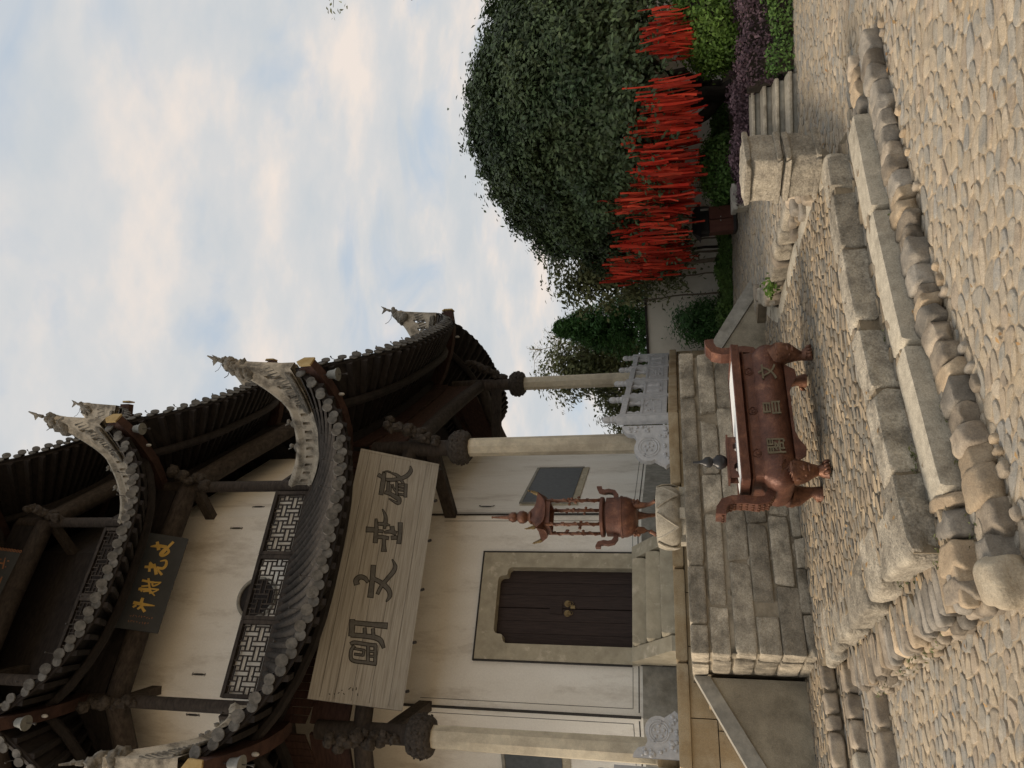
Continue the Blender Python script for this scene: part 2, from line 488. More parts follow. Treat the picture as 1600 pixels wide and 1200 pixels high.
def struct(o):
    o['kind'] = 'structure'
    return o


def vnoise(p, s=1.0, seed=0.0):
    from mathutils import noise
    return noise.noise(Vector((p[0] * s + seed, p[1] * s + seed * 1.7, p[2] * s - seed)))


def stone(mb, c, ex, ey, ez, seed=0, rough=0.06, roundn=4.0, sub=4, facets=0, cut=(0.66, 0.90)):
    """a lumpy rounded block: c centre, ex/ey/ez full-size axis vectors; roundn large = boxy"""
    c, ex, ey, ez = Vector(c), Vector(ex), Vector(ey), Vector(ez)
    idx = {}
    vs = []
    fs = []
    lens = (ex.length, ey.length, ez.length)
    n = sub
    cuts = []
    if facets:
        rq = random.Random(seed * 13 + 5)
        ux, uy, uz = ex.normalized(), ey.normalized(), ez.normalized()
        for _ in range(facets):
            w_ = [rq.uniform(-1, 1) for _ in range(3)]
            m_ = math.sqrt(sum(q * q for q in w_)) or 1
            w_ = [q / m_ for q in w_]
            nv = (ux * w_[0] + uy * w_[1] + uz * w_[2]).normalized()
            sup = sum(abs(w_[q]) * lens[q] / 2 for q in range(3))
            cuts.append((nv, sup * rq.uniform(*cut)))

    def vid(i, j, k):
        key = (i, j, k)
        if key in idx:
            return idx[key]
        a, b, d = (2 * i / n - 1), (2 * j / n - 1), (2 * k / n - 1)
        # push lattice towards edges so that the flats stay flat and the arrises are rounded
        f = lambda t: math.copysign(abs(t) ** 0.72, t)
        a, b, d = f(a), f(b), f(d)
        q = (abs(a) ** roundn + abs(b) ** roundn + abs(d) ** roundn) ** (1 / roundn)
        a, b, d = a / q, b / q, d / q
        p = ex * (a / 2) + ey * (b / 2) + ez * (d / 2)
        r = 1 + rough * vnoise(p * (2.6 / max(0.05, sum(lens) / 3)), 1.0, seed * 3.17 + 0.31) * 2.0
        p = p * r
        for nv, dd in cuts:
            e_x = p.dot(nv) - dd
            if e_x > 0:
                p = p - nv * e_x
        idx[key] = len(vs)
        vs.append(c + p)
        return idx[key]
    for i in range(n):
        for j in range(n):
            fs.append((vid(i, j, 0), vid(i, j + 1, 0), vid(i + 1, j + 1, 0), vid(i + 1, j, 0)))
            fs.append((vid(i, j, n), vid(i + 1, j, n), vid(i + 1, j + 1, n), vid(i, j + 1, n)))
            fs.append((vid(i, 0, j), vid(i + 1, 0, j), vid(i + 1, 0, j + 1), vid(i, 0, j + 1)))
            fs.append((vid(i, n, j), vid(i, n, j + 1), vid(i + 1, n, j + 1), vid(i + 1, n, j)))
            fs.append((vid(0, i, j), vid(0, i, j + 1), vid(0, i + 1, j + 1), vid(0, i + 1, j)))
            fs.append((vid(n, i, j), vid(n, i + 1, j), vid(n, i + 1, j + 1), vid(n, i, j + 1)))
    if ex.cross(ey).dot(ez) < 0:
        fs = [tuple(reversed(f)) for f in fs]
    return mb.add(vs, fs)


def stroke(mb, pts, ws, z0, z1, grow=0.0, flip=False):
    """flat brush stroke in local xy, thickness z0..z1; smoothed polyline with varying width"""
    P = [Vector((p[0], p[1])) for p in pts]
    W = list(ws)
    # densify
    if len(P) > 2:
        Q = []
        R = []
        for i in range(len(P) - 1):
            p0, p1, p2, p3 = P[max(i - 1, 0)], P[i], P[i + 1], P[min(i + 2, len(P) - 1)]
            for s in range(4):
                t = s / 4
                Q.append(0.5 * ((2 * p1) + (-p0 + p2) * t + (2 * p0 - 5 * p1 + 4 * p2 - p3) * t * t + (-p0 + 3 * p1 - 3 * p2 + p3) * t ** 3))
                R.append(W[i] + (W[i + 1] - W[i]) * t)
        Q.append(P[-1]); R.append(W[-1])
        P, W = Q, R
    d0 = (P[1] - P[0]).normalized(); d1 = (P[-1] - P[-2]).normalized()
    P[0] = P[0] - d0 * grow; P[-1] = P[-1] + d1 * grow
    a = []
    b = []
    for i in range(len(P)):
        t = (P[min(i + 1, len(P) - 1)] - P[max(i - 1, 0)]).normalized()
        n = Vector((-t.y, t.x))
        w = W[i] / 2 + grow
        a.append(P[i] + n * w); b.append(P[i] - n * w)
    m = len(P)
    vs = [(p.x, p.y, z1) for p in a] + [(p.x, p.y, z1) for p in b] + [(p.x, p.y, z0) for p in a] + [(p.x, p.y, z0) for p in b]
    fs = []
    for i in range(m - 1):
        fs.append((m + i, m + i + 1, i + 1, i))
        fs.append((i, i + 1, 2 * m + i + 1, 2 * m + i))
        fs.append((m + i + 1, m + i, 3 * m + i, 3 * m + i + 1))
    fs.append((m, 0, 2 * m, 3 * m)); fs.append((m - 1, 2 * m - 1, 4 * m - 1, 3 * m - 1))
    return mb.add(vs, fs)


def in_poly(x, y, poly):
    r = False
    n = len(poly)
    j = n - 1
    for i in range(n):
        xi, yi = poly[i]; xj, yj = poly[j]
        if (yi > y) != (yj > y) and x < (xj - xi) * (y - yi) / (yj - yi) + xi:
            r = not r
        j = i
    return r


def cobbles(poly, cw, ch, ang, rng, gap, h, zfun, jit=0.42, holes=(), keep=None, edge=0.0):
    """packed paving stones: jittered cells cut against their neighbours. returns [(centre, verts, faces)]"""
    ca, sa = math.cos(ang), math.sin(ang)
    xs = [p[0] * ca + p[1] * sa for p in poly]; ys = [-p[0] * sa + p[1] * ca for p in poly]
    x0, x1, y0, y1 = min(xs), max(xs), min(ys), max(ys)
    nx, ny = int((x1 - x0) / cw) + 2, int((y1 - y0) / ch) + 2
    S = {}
    for j in range(-1, ny + 1):
        for i in range(-1, nx + 1):
            if rng.random() < 0.05:
                continue
            S[(i, j)] = (x0 + (i + 0.5 * (j % 2) + rng.uniform(-jit, jit)) * cw, y0 + (j + rng.uniform(-jit, jit)) * ch)
    out = []
    k_as = cw / ch
    for (i, j), (px, py) in S.items():
        wx, wy = px * ca - py * sa, px * sa + py * ca
        if not in_poly(wx, wy, poly) or any(in_poly(wx, wy, hh) for hh in holes):
            continue
        if keep and not keep(wx, wy):
            continue
        cell = [(px - 1.1 * cw, py - 1.1 * ch), (px + 1.1 * cw, py - 1.1 * ch), (px + 1.1 * cw, py + 1.1 * ch), (px - 1.1 * cw, py + 1.1 * ch)]
        for dj in (-2, -1, 0, 1, 2):
            for di in (-2, -1, 0, 1, 2):
                if di == 0 and dj == 0:
                    continue
                q = S.get((i + di, j + dj))
                if q is None:
                    continue
                # stretched metric keeps the stones long
                dx, dy = (q[0] - px) / k_as / k_as, (q[1] - py)
                mx, my = (q[0] + px) / 2, (q[1] + py) / 2
                ln = math.hypot(dx, dy) or 1e-6
                dx, dy = dx / ln, dy / ln
                lim = mx * dx + my * dy - gap / 2
                nc = []
                for a in range(len(cell)):
                    A, B = cell[a], cell[(a + 1) % len(cell)]
                    da, db = A[0] * dx + A[1] * dy - lim, B[0] * dx + B[1] * dy - lim
                    if da <= 0:
                        nc.append(A)
                    if (da < 0 < db) or (db < 0 < da):
                        t = da / (da - db)
                        nc.append((A[0] + (B[0] - A[0]) * t, A[1] + (B[1] - A[1]) * t))
                cell = nc
                if len(cell) < 3:
                    break
            if len(cell) < 3:
                break
        if len(cell) < 3:
            continue
        cx = sum(p[0] for p in cell) / len(cell); cy = sum(p[1] for p in cell) / len(cell)
        ch2 = []
        for a in range(len(cell)):
            A, B = cell[a], cell[(a + 1) % len(cell)]
            ch2.append((A[0] * .72 + B[0] * .28, A[1] * .72 + B[1] * .28))
            ch2.append((A[0] * .28 + B[0] * .72, A[1] * .28 + B[1] * .72))
        c3_ = []
        for a in range(len(ch2)):
            A, B = ch2[a], ch2[(a + 1) % len(ch2)]
            if math.hypot(A[0] - B[0], A[1] - B[1]) < 0.12 * ch:
                c3_.append(((A[0] + B[0]) / 2, (A[1] + B[1]) / 2))
            else:
                c3_.append((A[0] * .75 + B[0] * .25, A[1] * .75 + B[1] * .25))
                c3_.append((A[0] * .25 + B[0] * .75, A[1] * .25 + B[1] * .75))
        ch2 = c3_
        n = len(ch2)
        if n < 6:
            continue
        wcx, wcy = cx * ca - cy * sa, cx * sa + cy * ca
        if edge and not all(in_poly(wcx + dx_, wcy + dy_, poly) for dx_, dy_ in ((edge, 0), (-edge, 0), (0, edge), (0, -edge))):
            continue
        hh = h * rng.uniform(0.55, 1.25)
        tx, ty = rng.uniform(-.07, .07), rng.uniform(-.07, .07)
        zb = zfun(wcx, wcy)
        vs = []
        for sc, zf in ((1.0, -1.2), (0.985, 0.55), (0.94, 0.92), (0.6, 1.0)):
            for (ax, ay) in ch2:
                lx, ly = (ax - cx) * sc, (ay - cy) * sc
                jz = rng.uniform(-.06, .06) if zf > 0.5 else 0
                vs.append((wcx + lx * ca - ly * sa, wcy + lx * sa + ly * ca, zb + hh * (zf + jz) + (lx * tx + ly * ty if zf > 0 else 0)))
        fs = []
        for r in range(3):
            for k in range(n):
                fs.append((r * n + k, r * n + (k + 1) % n, (r + 1) * n + (k + 1) % n, (r + 1) * n + k))
        fs.append(tuple(range(3 * n, 4 * n)))
        out.append(((wcx, wcy), vs, fs))
    return out


def lay(stones, parent, name, m, rest_name, single=300):
    """nearest stones become objects of their own, the rest one mesh"""
    stones.sort(key=lambda s: s[0][0] ** 2 + s[0][1] ** 2)
    for c, vs, fs in stones[:single]:
        MB().add(vs, fs).build(name, m, parent, smooth=True, sharp=50)
    if len(stones) > single:
        mb = MB()
        for c, vs, fs in stones[single:]:
            mb.add(vs, fs)
        r = mb.build(rest_name, m, parent, smooth=True, sharp=50)
        r['kind'] = 'stuff'


def leaf_mesh(name, P, D, size, m, parent, rng, aspect=0.5, var=0.35, fold=0.25):
    """P n x 3 leaf positions, D n x 3 preferred normals (numpy)"""
    n = len(P)
    nr = D + rng.normal(0, 0.55, (n, 3))
    nr /= np.linalg.norm(nr, axis=1)[:, None] + 1e-9
    a = rng.normal(0, 1, (n, 3))
    a -= nr * np.sum(a * nr, 1)[:, None]
    a /= np.linalg.norm(a, axis=1)[:, None] + 1e-9
    b = np.cross(nr, a)
    s = size * (1 + rng.uniform(-var, var, n))[:, None]
    q = np.empty((n, 4, 3))
    q[:, 0] = P - a * s * 0.5
    q[:, 1] = P + b * s * aspect * 0.5 + nr * s * fold * 0.3
    q[:, 2] = P + a * s * 0.5
    q[:, 3] = P - b * s * aspect * 0.5 + nr * s * fold * 0.3
    inv = np.array(world_of(parent).inverted()) if parent is not None else np.eye(4)
    q = q.reshape(-1, 3)
    q = q @ inv[:3, :3].T + inv[:3, 3]
    me = bpy.data.meshes.new(name)
    me.vertices.add(n * 4)
    me.vertices.foreach_set('co', q.astype(np.float32).ravel())
    me.loops.add(n * 4)
    me.loops.foreach_set('vertex_index', np.arange(n * 4, dtype=np.int32))
    me.polygons.add(n)
    me.polygons.foreach_set('loop_start', np.arange(0, n * 4, 4, dtype=np.int32))
    try:
        me.polygons.foreach_set('loop_total', np.full(n, 4, dtype=np.int32))
    except Exception:
        pass
    me.update(calc_edges=True)
    me.materials.append(m)
    ob = bpy.data.objects.new(name, me)
    C.objects.link(ob)
    if parent is not None:
        ob.parent = parent
    return ob


# ------------------------------------------------------------------ the octagon of the pavilion
K_ = 0.87
LC = V(-5.2091 * K_, 10.5 * K_)
ANG = 0.9986
S_A, S_B = 4.8515 * K_, 5.3177 * K_


def fdir(i):
    a = ANG - i * PI / 4
    return V(math.sin(a), math.cos(a))


def fnor(i):
    a = ANG - i * PI / 4
    return V(math.cos(a), -math.sin(a))


CORN = [LC.copy()]
for i_ in range(7):
    CORN.append(CORN[-1] + fdir(i_) * (S_A if i_ % 2 == 0 else S_B))
CEN = sum(CORN, V(0, 0)) / 8


def oc(i, o):
    i %= 8
    b = (fnor(i - 1) + fnor(i)).normalized()
    return CORN[i] + b * (o / b.dot(fnor(i)))


def FP(i, s, o, z):
    """point on face i: s along the column line from its left column, o outwards, z up"""
    p = CORN[i % 8] + fdir(i) * s + fnor(i) * o
    return V(p.x, p.y, z)


def v3(p, z):
    return V(p.x, p.y, z)


D0 = V(fdir(0).x, fdir(0).y, 0)
N0 = V(fnor(0).x, fnor(0).y, 0)
UP = V(0, 0, 1)
FLEN = lambda i: S_A if i % 2 == 0 else S_B

# brush strokes of the boards: ([points], [widths]) in board coordinates
SIGN=[
  [([(1.375,0.889),(1.276,0.874),(1.161,0.862)],[0.061,0.07,0.065]),([(1.338,0.873),(1.352,0.619),(1.366,0.395)],[0.054,0.058,0.078]),([(1.172,0.863),(1.184,0.678),(1.185,0.535),(1.152,0.448),(1.069,0.395)],[0.054,0.054,0.061,0.061,0.035]),([(1.188,0.679),(1.289,0.7)],[0.042,0.039]),([(1.197,0.559),(1.295,0.584)],[0.042,0.039]),([(1.055,0.848),(1.079,0.8),(1.078,0.64),(1.082,0.498)],[0.034,0.043,0.04,0.04]),([(1.033,0.796),(0.974,0.824),(0.874,0.811),(0.84,0.753),(0.843,0.596),(0.843,0.459)],[0.034,0.039,0.039,0.039,0.039,0.039]),([(1.078,0.508),(0.841,0.472)],[0.04,0.039]),([(1.072,0.611),(0.848,0.573)],[0.04,0.039]),([(1.0,0.785),(0.997,0.647)],[0.022,0.022]),([(0.996,0.653),(0.925,0.654)],[0.024,0.024]),([(0.93,0.655),(0.93,0.771)],[0.022,0.022]),([(0.994,0.573),(1.001,0.501)],[0.024,0.024]),([(0.932,0.561),(0.939,0.49)],[0.024,0.024])] ,
  [([(2.181,0.739),(1.954,0.717),(1.723,0.7)],[0.065,0.063,0.075]),([(1.871,0.922),(1.93,0.942),(1.983,0.898),(1.977,0.828),(1.93,0.773)],[0.068,0.068,0.062,0.055,0.034]),([(1.996,0.719),(1.964,0.615),(1.927,0.539),(1.864,0.458),(1.785,0.429),(1.702,0.464)],[0.048,0.055,0.066,0.059,0.052,0.005]),([(2.313,0.481),(2.225,0.423),(2.136,0.44),(2.033,0.501),(1.939,0.555),(1.871,0.585),(1.787,0.608)],[0.006,0.044,0.056,0.05,0.046,0.041,0.038])] ,
  [([(2.884,0.828),(2.733,0.798),(2.523,0.776)],[0.027,0.054,0.057]),([(2.698,0.941),(2.713,0.821)],[0.075,0.065]),([(3.053,0.758),(2.959,0.699),(2.862,0.682),(2.763,0.681)],[0.006,0.042,0.053,0.029]),([(2.818,0.782),(2.83,0.678),(2.826,0.611)],[0.041,0.049,0.006]),([(2.708,0.762),(2.713,0.693)],[0.039,0.039]),([(2.615,0.763),(2.626,0.686),(2.626,0.595)],[0.054,0.048,0.041]),([(2.623,0.66),(2.507,0.643),(2.417,0.627)],[0.048,0.048,0.074]),([(2.705,0.667),(2.734,0.574),(2.718,0.494)],[0.022,0.056,0.059]),([(2.812,0.572),(2.734,0.55)],[0.059,0.056]),([(2.893,0.459),(2.74,0.438),(2.574,0.429)],[0.06,0.056,0.061]),([(2.639,0.554),(2.657,0.477)],[0.048,0.051])] ,
  [([(3.644,0.838),(3.475,0.829),(3.284,0.826)],[0.052,0.067,0.058]),([(3.598,0.921),(3.57,0.859)],[0.054,0.045]),([(3.544,0.792),(3.562,0.688),(3.602,0.58)],[0.042,0.049,0.056]),([(3.667,0.721),(3.656,0.653),(3.614,0.589),(3.537,0.516)],[0.016,0.039,0.058,0.023]),([(3.846,0.453),(3.772,0.435),(3.679,0.478),(3.605,0.568)],[0.005,0.053,0.059,0.052]),([(3.656,0.859),(3.683,0.797),(3.676,0.742)],[0.005,0.017,0.02]),([(3.509,0.747),(3.354,0.73)],[0.041,0.041]),([(3.473,0.707),(3.325,0.694)],[0.03,0.029]),([(3.332,0.773),(3.322,0.684),(3.293,0.604),(3.265,0.543),(3.195,0.544),(3.242,0.689)],[0.047,0.051,0.064,0.067,0.044,0.005]),([(3.48,0.677),(3.418,0.647),(3.372,0.593)],[0.023,0.023,0.026]),([(3.536,0.62),(3.327,0.584)],[0.031,0.031]),([(3.507,0.584),(3.518,0.506)],[0.022,0.022]),([(3.46,0.576),(3.465,0.498)],[0.019,0.019]),([(3.411,0.568),(3.417,0.49)],[0.019,0.019]),([(3.346,0.557),(3.35,0.479)],[0.028,0.028]),([(3.532,0.477),(3.321,0.451)],[0.044,0.043])] ,
]
GOLD=[
  [([(1.743,0.154),(1.74,0.33),(1.747,0.486)],[0.011,0.046,0.046]),([(1.839,0.369),(1.762,0.367),(1.684,0.325),(1.63,0.27)],[0.041,0.046,0.032,0.045]),([(1.674,0.47),(1.713,0.43)],[0.027,0.035]),([(1.654,0.392),(1.697,0.353)],[0.029,0.038])] ,
  [([(2.133,0.173),(2.11,0.302),(2.119,0.471)],[0.008,0.028,0.033]),([(2.165,0.386),(2.037,0.33),(1.923,0.28)],[0.028,0.027,0.027]),([(2.127,0.308),(2.056,0.282),(2.089,0.214),(2.133,0.176)],[0.025,0.025,0.022,0.011]),([(1.971,0.48),(1.992,0.325)],[0.038,0.033]),([(2.0,0.461),(1.938,0.419)],[0.025,0.024]),([(2.021,0.45),(2.051,0.335)],[0.022,0.022]),([(1.944,0.397),(1.966,0.307)],[0.022,0.022]),([(2.012,0.173),(2.001,0.305)],[0.014,0.027]),([(1.902,0.203),(1.987,0.319)],[0.016,0.03]),([(2.007,0.171),(1.949,0.25)],[0.011,0.022])] ,
  [([(2.344,0.504),(2.36,0.383)],[0.039,0.042]),([(2.424,0.443),(2.276,0.411)],[0.031,0.036]),([(2.429,0.45),(2.342,0.333)],[0.031,0.036]),([(2.412,0.375),(2.249,0.287)],[0.034,0.05]),([(2.333,0.295),(2.254,0.201)],[0.028,0.036]),([(2.362,0.318),(2.363,0.219),(2.436,0.187),(2.501,0.218),(2.473,0.298)],[0.034,0.042,0.042,0.028,0.011])] ,
  [([(2.696,0.523),(2.724,0.417),(2.731,0.277)],[0.011,0.057,0.043]),([(2.791,0.447),(2.659,0.38)],[0.043,0.051]),([(2.834,0.194),(2.713,0.257),(2.584,0.31)],[0.04,0.037,0.031]),([(2.725,0.278),(2.652,0.215),(2.57,0.284),(2.6,0.339),(2.709,0.284)],[0.034,0.04,0.037,0.031,0.031])] ,
]
THIRD= [([(2.659,0.403),(2.651,0.312)],[0.029,0.029]),([(2.764,0.317),(2.553,0.277)],[0.017,0.026]),([(2.713,0.425),(2.727,0.368)],[0.022,0.022]),([(2.618,0.385),(2.66,0.351)],[0.019,0.019]),([(2.712,0.257),(2.711,0.225)],[0.024,0.024]),([(2.597,0.252),(2.597,0.231)],[0.021,0.021]),([(2.348,0.271),(2.367,0.241)],[0.028,0.028]),([(2.41,0.224),(2.276,0.22)],[0.017,0.026])]

# ------------------------------------------------------------------ ground, low platform and its steps
rng = random.Random(11)
nprng = np.random.default_rng(5)
WO = 2.108                                   # front of the terrace wall, outwards from the column line
WS = 0.679                                   # its left end along the front face


def WP(s, o, z):
    """terrace frame: s from the wall's left end, o in front of the wall"""
    return FP(0, WS + s, WO + o, z)


def xy(p):
    return (p.x, p.y)


K_FRONT = [(-1.02, 4.45), (-0.48, 4.86), (0.63, 5.72), (1.66, 6.20)]
K_LEFT = [(-1.02, 4.45), (-1.36, 5.2), (-2.66, 7.33)]
S_FRONT = [(-1.19, 4.12), (-0.66, 4.36), (-0.45, 4.52), (0.60, 5.27), (1.90, 5.95)]
S_LEFT = [(-1.19, 4.12), (-1.89, 5.33), (-2.58, 6.47)]
B_FRONT = [(-1.02, 3.86), (-0.44, 4.22), (0.58, 5.0), (1.72, 5.6), (2.52, 5.95)]
P_RIGHT = [(1.66, 6.20), (1.62, 7.06), (0.70, 9.6), (0.95, 10.6)]

TOP = K_FRONT + P_RIGHT[1:] + [xy(WP(4.6, -1.6, 0)), xy(WP(-4.2, -1.6, 0)), xy(WP(-4.2, 0.08, 0)), xy(WP(-0.1, 0.08, 0))] + K_LEFT[:0:-1]
MID = [(S_FRONT[0][0] + 0.05, S_FRONT[0][1] + 0.1)] + [(x - 0.03, y + 0.06) for x, y in S_FRONT[1:]] + [(1.86, 6.6), (1.0, 7.0), (-1.6, 8.5)] + [xy(WP(-4.2, -0.4, 0)), xy(WP(-4.2, 0.42, 0)), xy(WP(0.15, 0.42, 0)), (-2.70, 6.9)] + [(x + 0.09, y + 0.04) for x, y in S_LEFT[:0:-1]]
LOW = [(x - 0.05, y + 0.11) for x, y in B_FRONT] + [(2.45, 6.6), (1.0, 6.9), (-1.6, 8.4)] + [xy(WP(-4.2, 0.0, 0)), xy(WP(-4.2, 0.98, 0)), xy(WP(-0.35, 0.98, 0)), (-1.9, 5.5), (-1.12, 4.2)]

mb = MB()
R_ = 400
mb.prism([(-R_, -R_, -0.6), (R_, -R_, -0.6), (R_, R_, -0.6), (-R_, R_, -0.6)], (0, 0, 0.6))
ground = struct(mb.build('ground', M_mort))
tag(ground, 'pale cobbled ground set in sandy mortar')
platform = struct(MB().prism([(x, y, -0.05) for x, y in TOP], (0, 0, 0.385)).build('platform', M_mort2))
tag(platform, 'low pebble-paved platform in front of the pavilion terrace')
mid_step = struct(MB().prism([(x, y, -0.06) for x, y in MID], (0, 0, 0.25)).build('platform_step', M_mort2))
low_step = struct(MB().prism([(x, y, -0.07) for x, y in LOW], (0, 0, 0.155)).build('platform_step', M_mort))

vis = lambda x, y: abs(x) < 0.60 * y + 1.6 and y > 3.1
YARD = [(1.75, 7.1), (0.86, 9.55), (1.1, 10.7), (-0.5, 12.5), (1.0, 19.5), (9.0, 19.5), (6.0, 12.6), (3.2, 11.6), (2.5, 8.6)]
GP = [(-3.9, 3.1), (3.6, 3.1), (7.6, 10.4), (1.6, 10.4), (1.0, 8.0), (-6.4, 8.0)]
st = cobbles(GP, 0.135, 0.080, -0.12, rng, 0.012, 0.010, lambda x, y: 0.0, holes=[LOW, MID, TOP, YARD], keep=vis)
lay(st, ground, 'cobble', M_cob, 'cobble_field')
tp = [p for p in TOP]
st = cobbles(TOP, 0.115, 0.072, 0.35, rng, 0.012, 0.020, lambda x, y: 0.335,
             keep=lambda x, y: vis(x, y) and (V(x, y) - LC).dot(fnor(0)) > WO - 1.1 and not (WS - 0.02 < (V(x, y) - LC).dot(fdir(0)) < WS + 3.7 and (V(x, y) - LC).dot(fnor(0)) < WO + 0.02), edge=0.07)
lay(st, platform, 'pebble', M_cob2, 'pebble_field')
st = cobbles(LOW, 0.17, 0.10, 0.5, rng, 0.010, 0.022, lambda x, y: 0.085, holes=[MID, TOP], keep=vis, edge=0.05)
lay(st, low_step, 'cobble', M_cob, 'cobble_field')
st = cobbles(MID, 0.16, 0.085, 0.5, rng, 0.008, 0.022, lambda x, y: 0.19, holes=[TOP], keep=vis, edge=0.05)
lay(st, mid_step, 'cobble', M_cob2, 'cobble_field')


def along(line, lens, gap=0.012):
    """(point, tangent, length) of pieces set end to end along a polyline"""
    pts = [V(*p) for p in line]
    seg = [(pts[i], pts[i + 1]) for i in range(len(pts) - 1)]
    tot = sum((b - a).length for a, b in seg)
    res = []
    d = 0.0

    def at(q):
        q = max(0, min(q, tot - 1e-6))
        for a, b in seg:
            l = (b - a).length
            if q <= l:
                return a + (b - a) * (q / l)
            q -= l
        return seg[-1][1]
    while d < tot - 0.04:
        l = min(lens(), tot - d)
        if tot - d - l < 0.08:
            l = tot - d
        a, b = at(d), at(d + l)
        t = (b - a)
        if t.length < 1e-4:
            break
        res.append(((a + b) / 2, t.normalized(), max(t.length - gap, 0.03), d / tot))
        d += l
    return res


def pick():
    q = rng.random()
    return M_bould if q < 0.5 else (M_bould2 if q < 0.75 else M_bould3)


def inward(t):
    return V(-t.y, t.x)                       # left of the direction of travel


# kerb of big worn blocks round the platform
_w = iter([0.50, 0.62, 0.58, 0.66, 0.5, 0.5, 0.7, 0.6, 0.6, 0.6])
for k, (p, t, l, q) in enumerate(along(K_FRONT, lambda: next(_w))):
    n = inward(t)
    c = p + n * 0.10
    mb = stone(MB(), (c.x, c.y, 0.27 + rng.uniform(-.006, .006)), v3(t, 0) * l, v3(n, 0) * 0.25, (0, 0, 0.19), k + 3, 0.035, 16, 10, 2)
    mb.build('kerb_block', M_block, platform, smooth=True, sharp=40)
for k, (p, t, l, q) in enumerate(along(K_LEFT, lambda _l=iter([0.72, 0.5, 0.42, 0.36, 0.3, 0.3, 0.34, 0.3, 0.3, 0.3, 0.3, 0.3]): next(_l))):
    n = inward(-t)
    c = p + n * 0.15
    mb = stone(MB(), (c.x, c.y, 0.26 + rng.uniform(-.01, .012)), v3(t, 0) * l, v3(n, 0) * rng.uniform(0.36, 0.5), (0, 0, rng.uniform(0.17, 0.21)), k + 40, 0.07, 8, 9, 3)
    mb.build('kerb_block', M_block, platform, smooth=True, sharp=40)
# kerb along the far right side of the platform
for k, (p, t, l, q) in enumerate(along(P_RIGHT, lambda: rng.uniform(0.5, 1.1))):
    n = inward(t)
    c = p + n * 0.06
    stone(MB(), (c.x, c.y, 0.275), v3(t, 0) * l, v3(n, 0) * 0.2, (0, 0, 0.17), k + 60, 0.03, 10, 4).build('kerb_block', M_slab, platform, smooth=True, sharp=40)

# dressed slabs on the second step, boulders where they end
_sl = S_FRONT[1:]
_w = iter([1.0, 1.12, 0.9, 1.2, 1.0, 1.0, 1.0])
for k, (p, t, l, q) in enumerate(along(_sl, lambda: next(_w), 0.008)):
    n = inward(t)
    c = p + n * 0.12
    stone(MB(), (c.x, c.y, 0.115), v3(t, 0) * l, v3(n, 0) * 0.25, (0, 0, 0.205), k + 80, 0.012, 16, 6).build('step_slab', M_slab, mid_step, smooth=True, sharp=40)
for k, (p, t, l, q) in enumerate(along(S_FRONT[:2], lambda: rng.uniform(0.14, 0.2))):
    n = inward(t)
    c = p + n * 0.13
    stone(MB(), (c.x, c.y, 0.12), v3(t, 0) * l, v3(n, 0) * 0.28, (0, 0, 0.21), k + 95, 0.05, 7, 10, 7, (0.58, 0.86)).build('boulder', pick(), mid_step, smooth=True, sharp=60)
for k, (p, t, l, q) in enumerate(along([(1.93, 5.97), (2.45, 6.24)], lambda: rng.uniform(0.12, 0.17))):
    n = inward(t)
    c = p + n * 0.08
    stone(MB(), (c.x, c.y, 0.09), v3(t, 0) * l, v3(n, 0) * 0.2, (0, 0, 0.15), k + 105, 0.08, 5, 8, 6).build('boulder', pick(), mid_step, smooth=True, sharp=60)
# left flank of the second step: long cobbles laid crosswise over a rubble riser
for k, (p, t, l, q) in enumerate(along(S_LEFT + [(-2.74, 6.86)], lambda: rng.uniform(0.075, 0.14), 0.006)):
    n = inward(-t)
    d = rng.uniform(0.26, 0.36)
    c = p + n * (d / 2 - 0.02)
    stone(MB(), (c.x, c.y, 0.165), v3(t, 0) * l, v3(n, 0.0) * d, (0, 0, 0.10), k + 120, 0.06, 5, 7, 6, (0.6, 0.88)).build('edge_cobble', pick(), mid_step, smooth=True, sharp=60)
for zz, seed in ((0.085, 200), (0.03, 260)):
    for k, (p, t, l, q) in enumerate(along(S_LEFT + [(-2.74, 6.86)], lambda: rng.uniform(0.09, 0.2), 0.008)):
        n = inward(-t)
        c = p + n * rng.uniform(0.05, 0.09)
        stone(MB(), (c.x, c.y, zz), v3(t, 0) * l, v3(n, 0) * 0.2, (0, 0, 0.075), k + seed, 0.08, 4.5, 6, 5).build('riser_stone', pick(), mid_step, smooth=True, sharp=60)
# outer row of boulders
for k, (p, t, l, q) in enumerate(along(B_FRONT, lambda: rng.uniform(0.09, 0.185))):
    n = inward(t)
    c = p + n * (0.11 + rng.uniform(-.015, .015))
    h = rng.uniform(0.075, 0.12)
    stone(MB(), (c.x, c.y, h / 2 + 0.005), v3(t, 0) * l * 1.22, v3(n, 0) * rng.uniform(0.18, 0.30), (0, 0, h + 0.045), k + 320, 0.07, 5, 10, 6, (0.62, 0.9)).build('boulder', pick(), low_step, smooth=True, sharp=60)
for k, (p, t, l, q) in enumerate(along([(x + 0.035, y - 0.05) for x, y in B_FRONT], lambda: rng.uniform(0.06, 0.13))):
    if rng.random() < 0.55:
        n = inward(t)
        stone(MB(), (p.x, p.y - 0.01, 0.012), v3(t, 0) * l * rng.uniform(.5, .9), v3(n, 0) * rng.uniform(0.06, 0.1), (0, 0, 0.06), k + 420, 0.10, 3.0, 4).build('wedge_pebble', pick(), low_step, smooth=True)
# pale boulder at the near corner
stone(MB(), (-1.04, 3.95, 0.085), (0.24, 0.05, 0), (-0.06, 0.26, 0), (0, 0, 0.21), 77, 0.07, 3.6, 10, 5).build('boulder', mat('pale_boulder', (0.30, 0.25, 0.18), (0.46, 0.40, 0.30), 6, 0.85, 0.8, 18, grain=0.2), low_step, smooth=True, sharp=60)
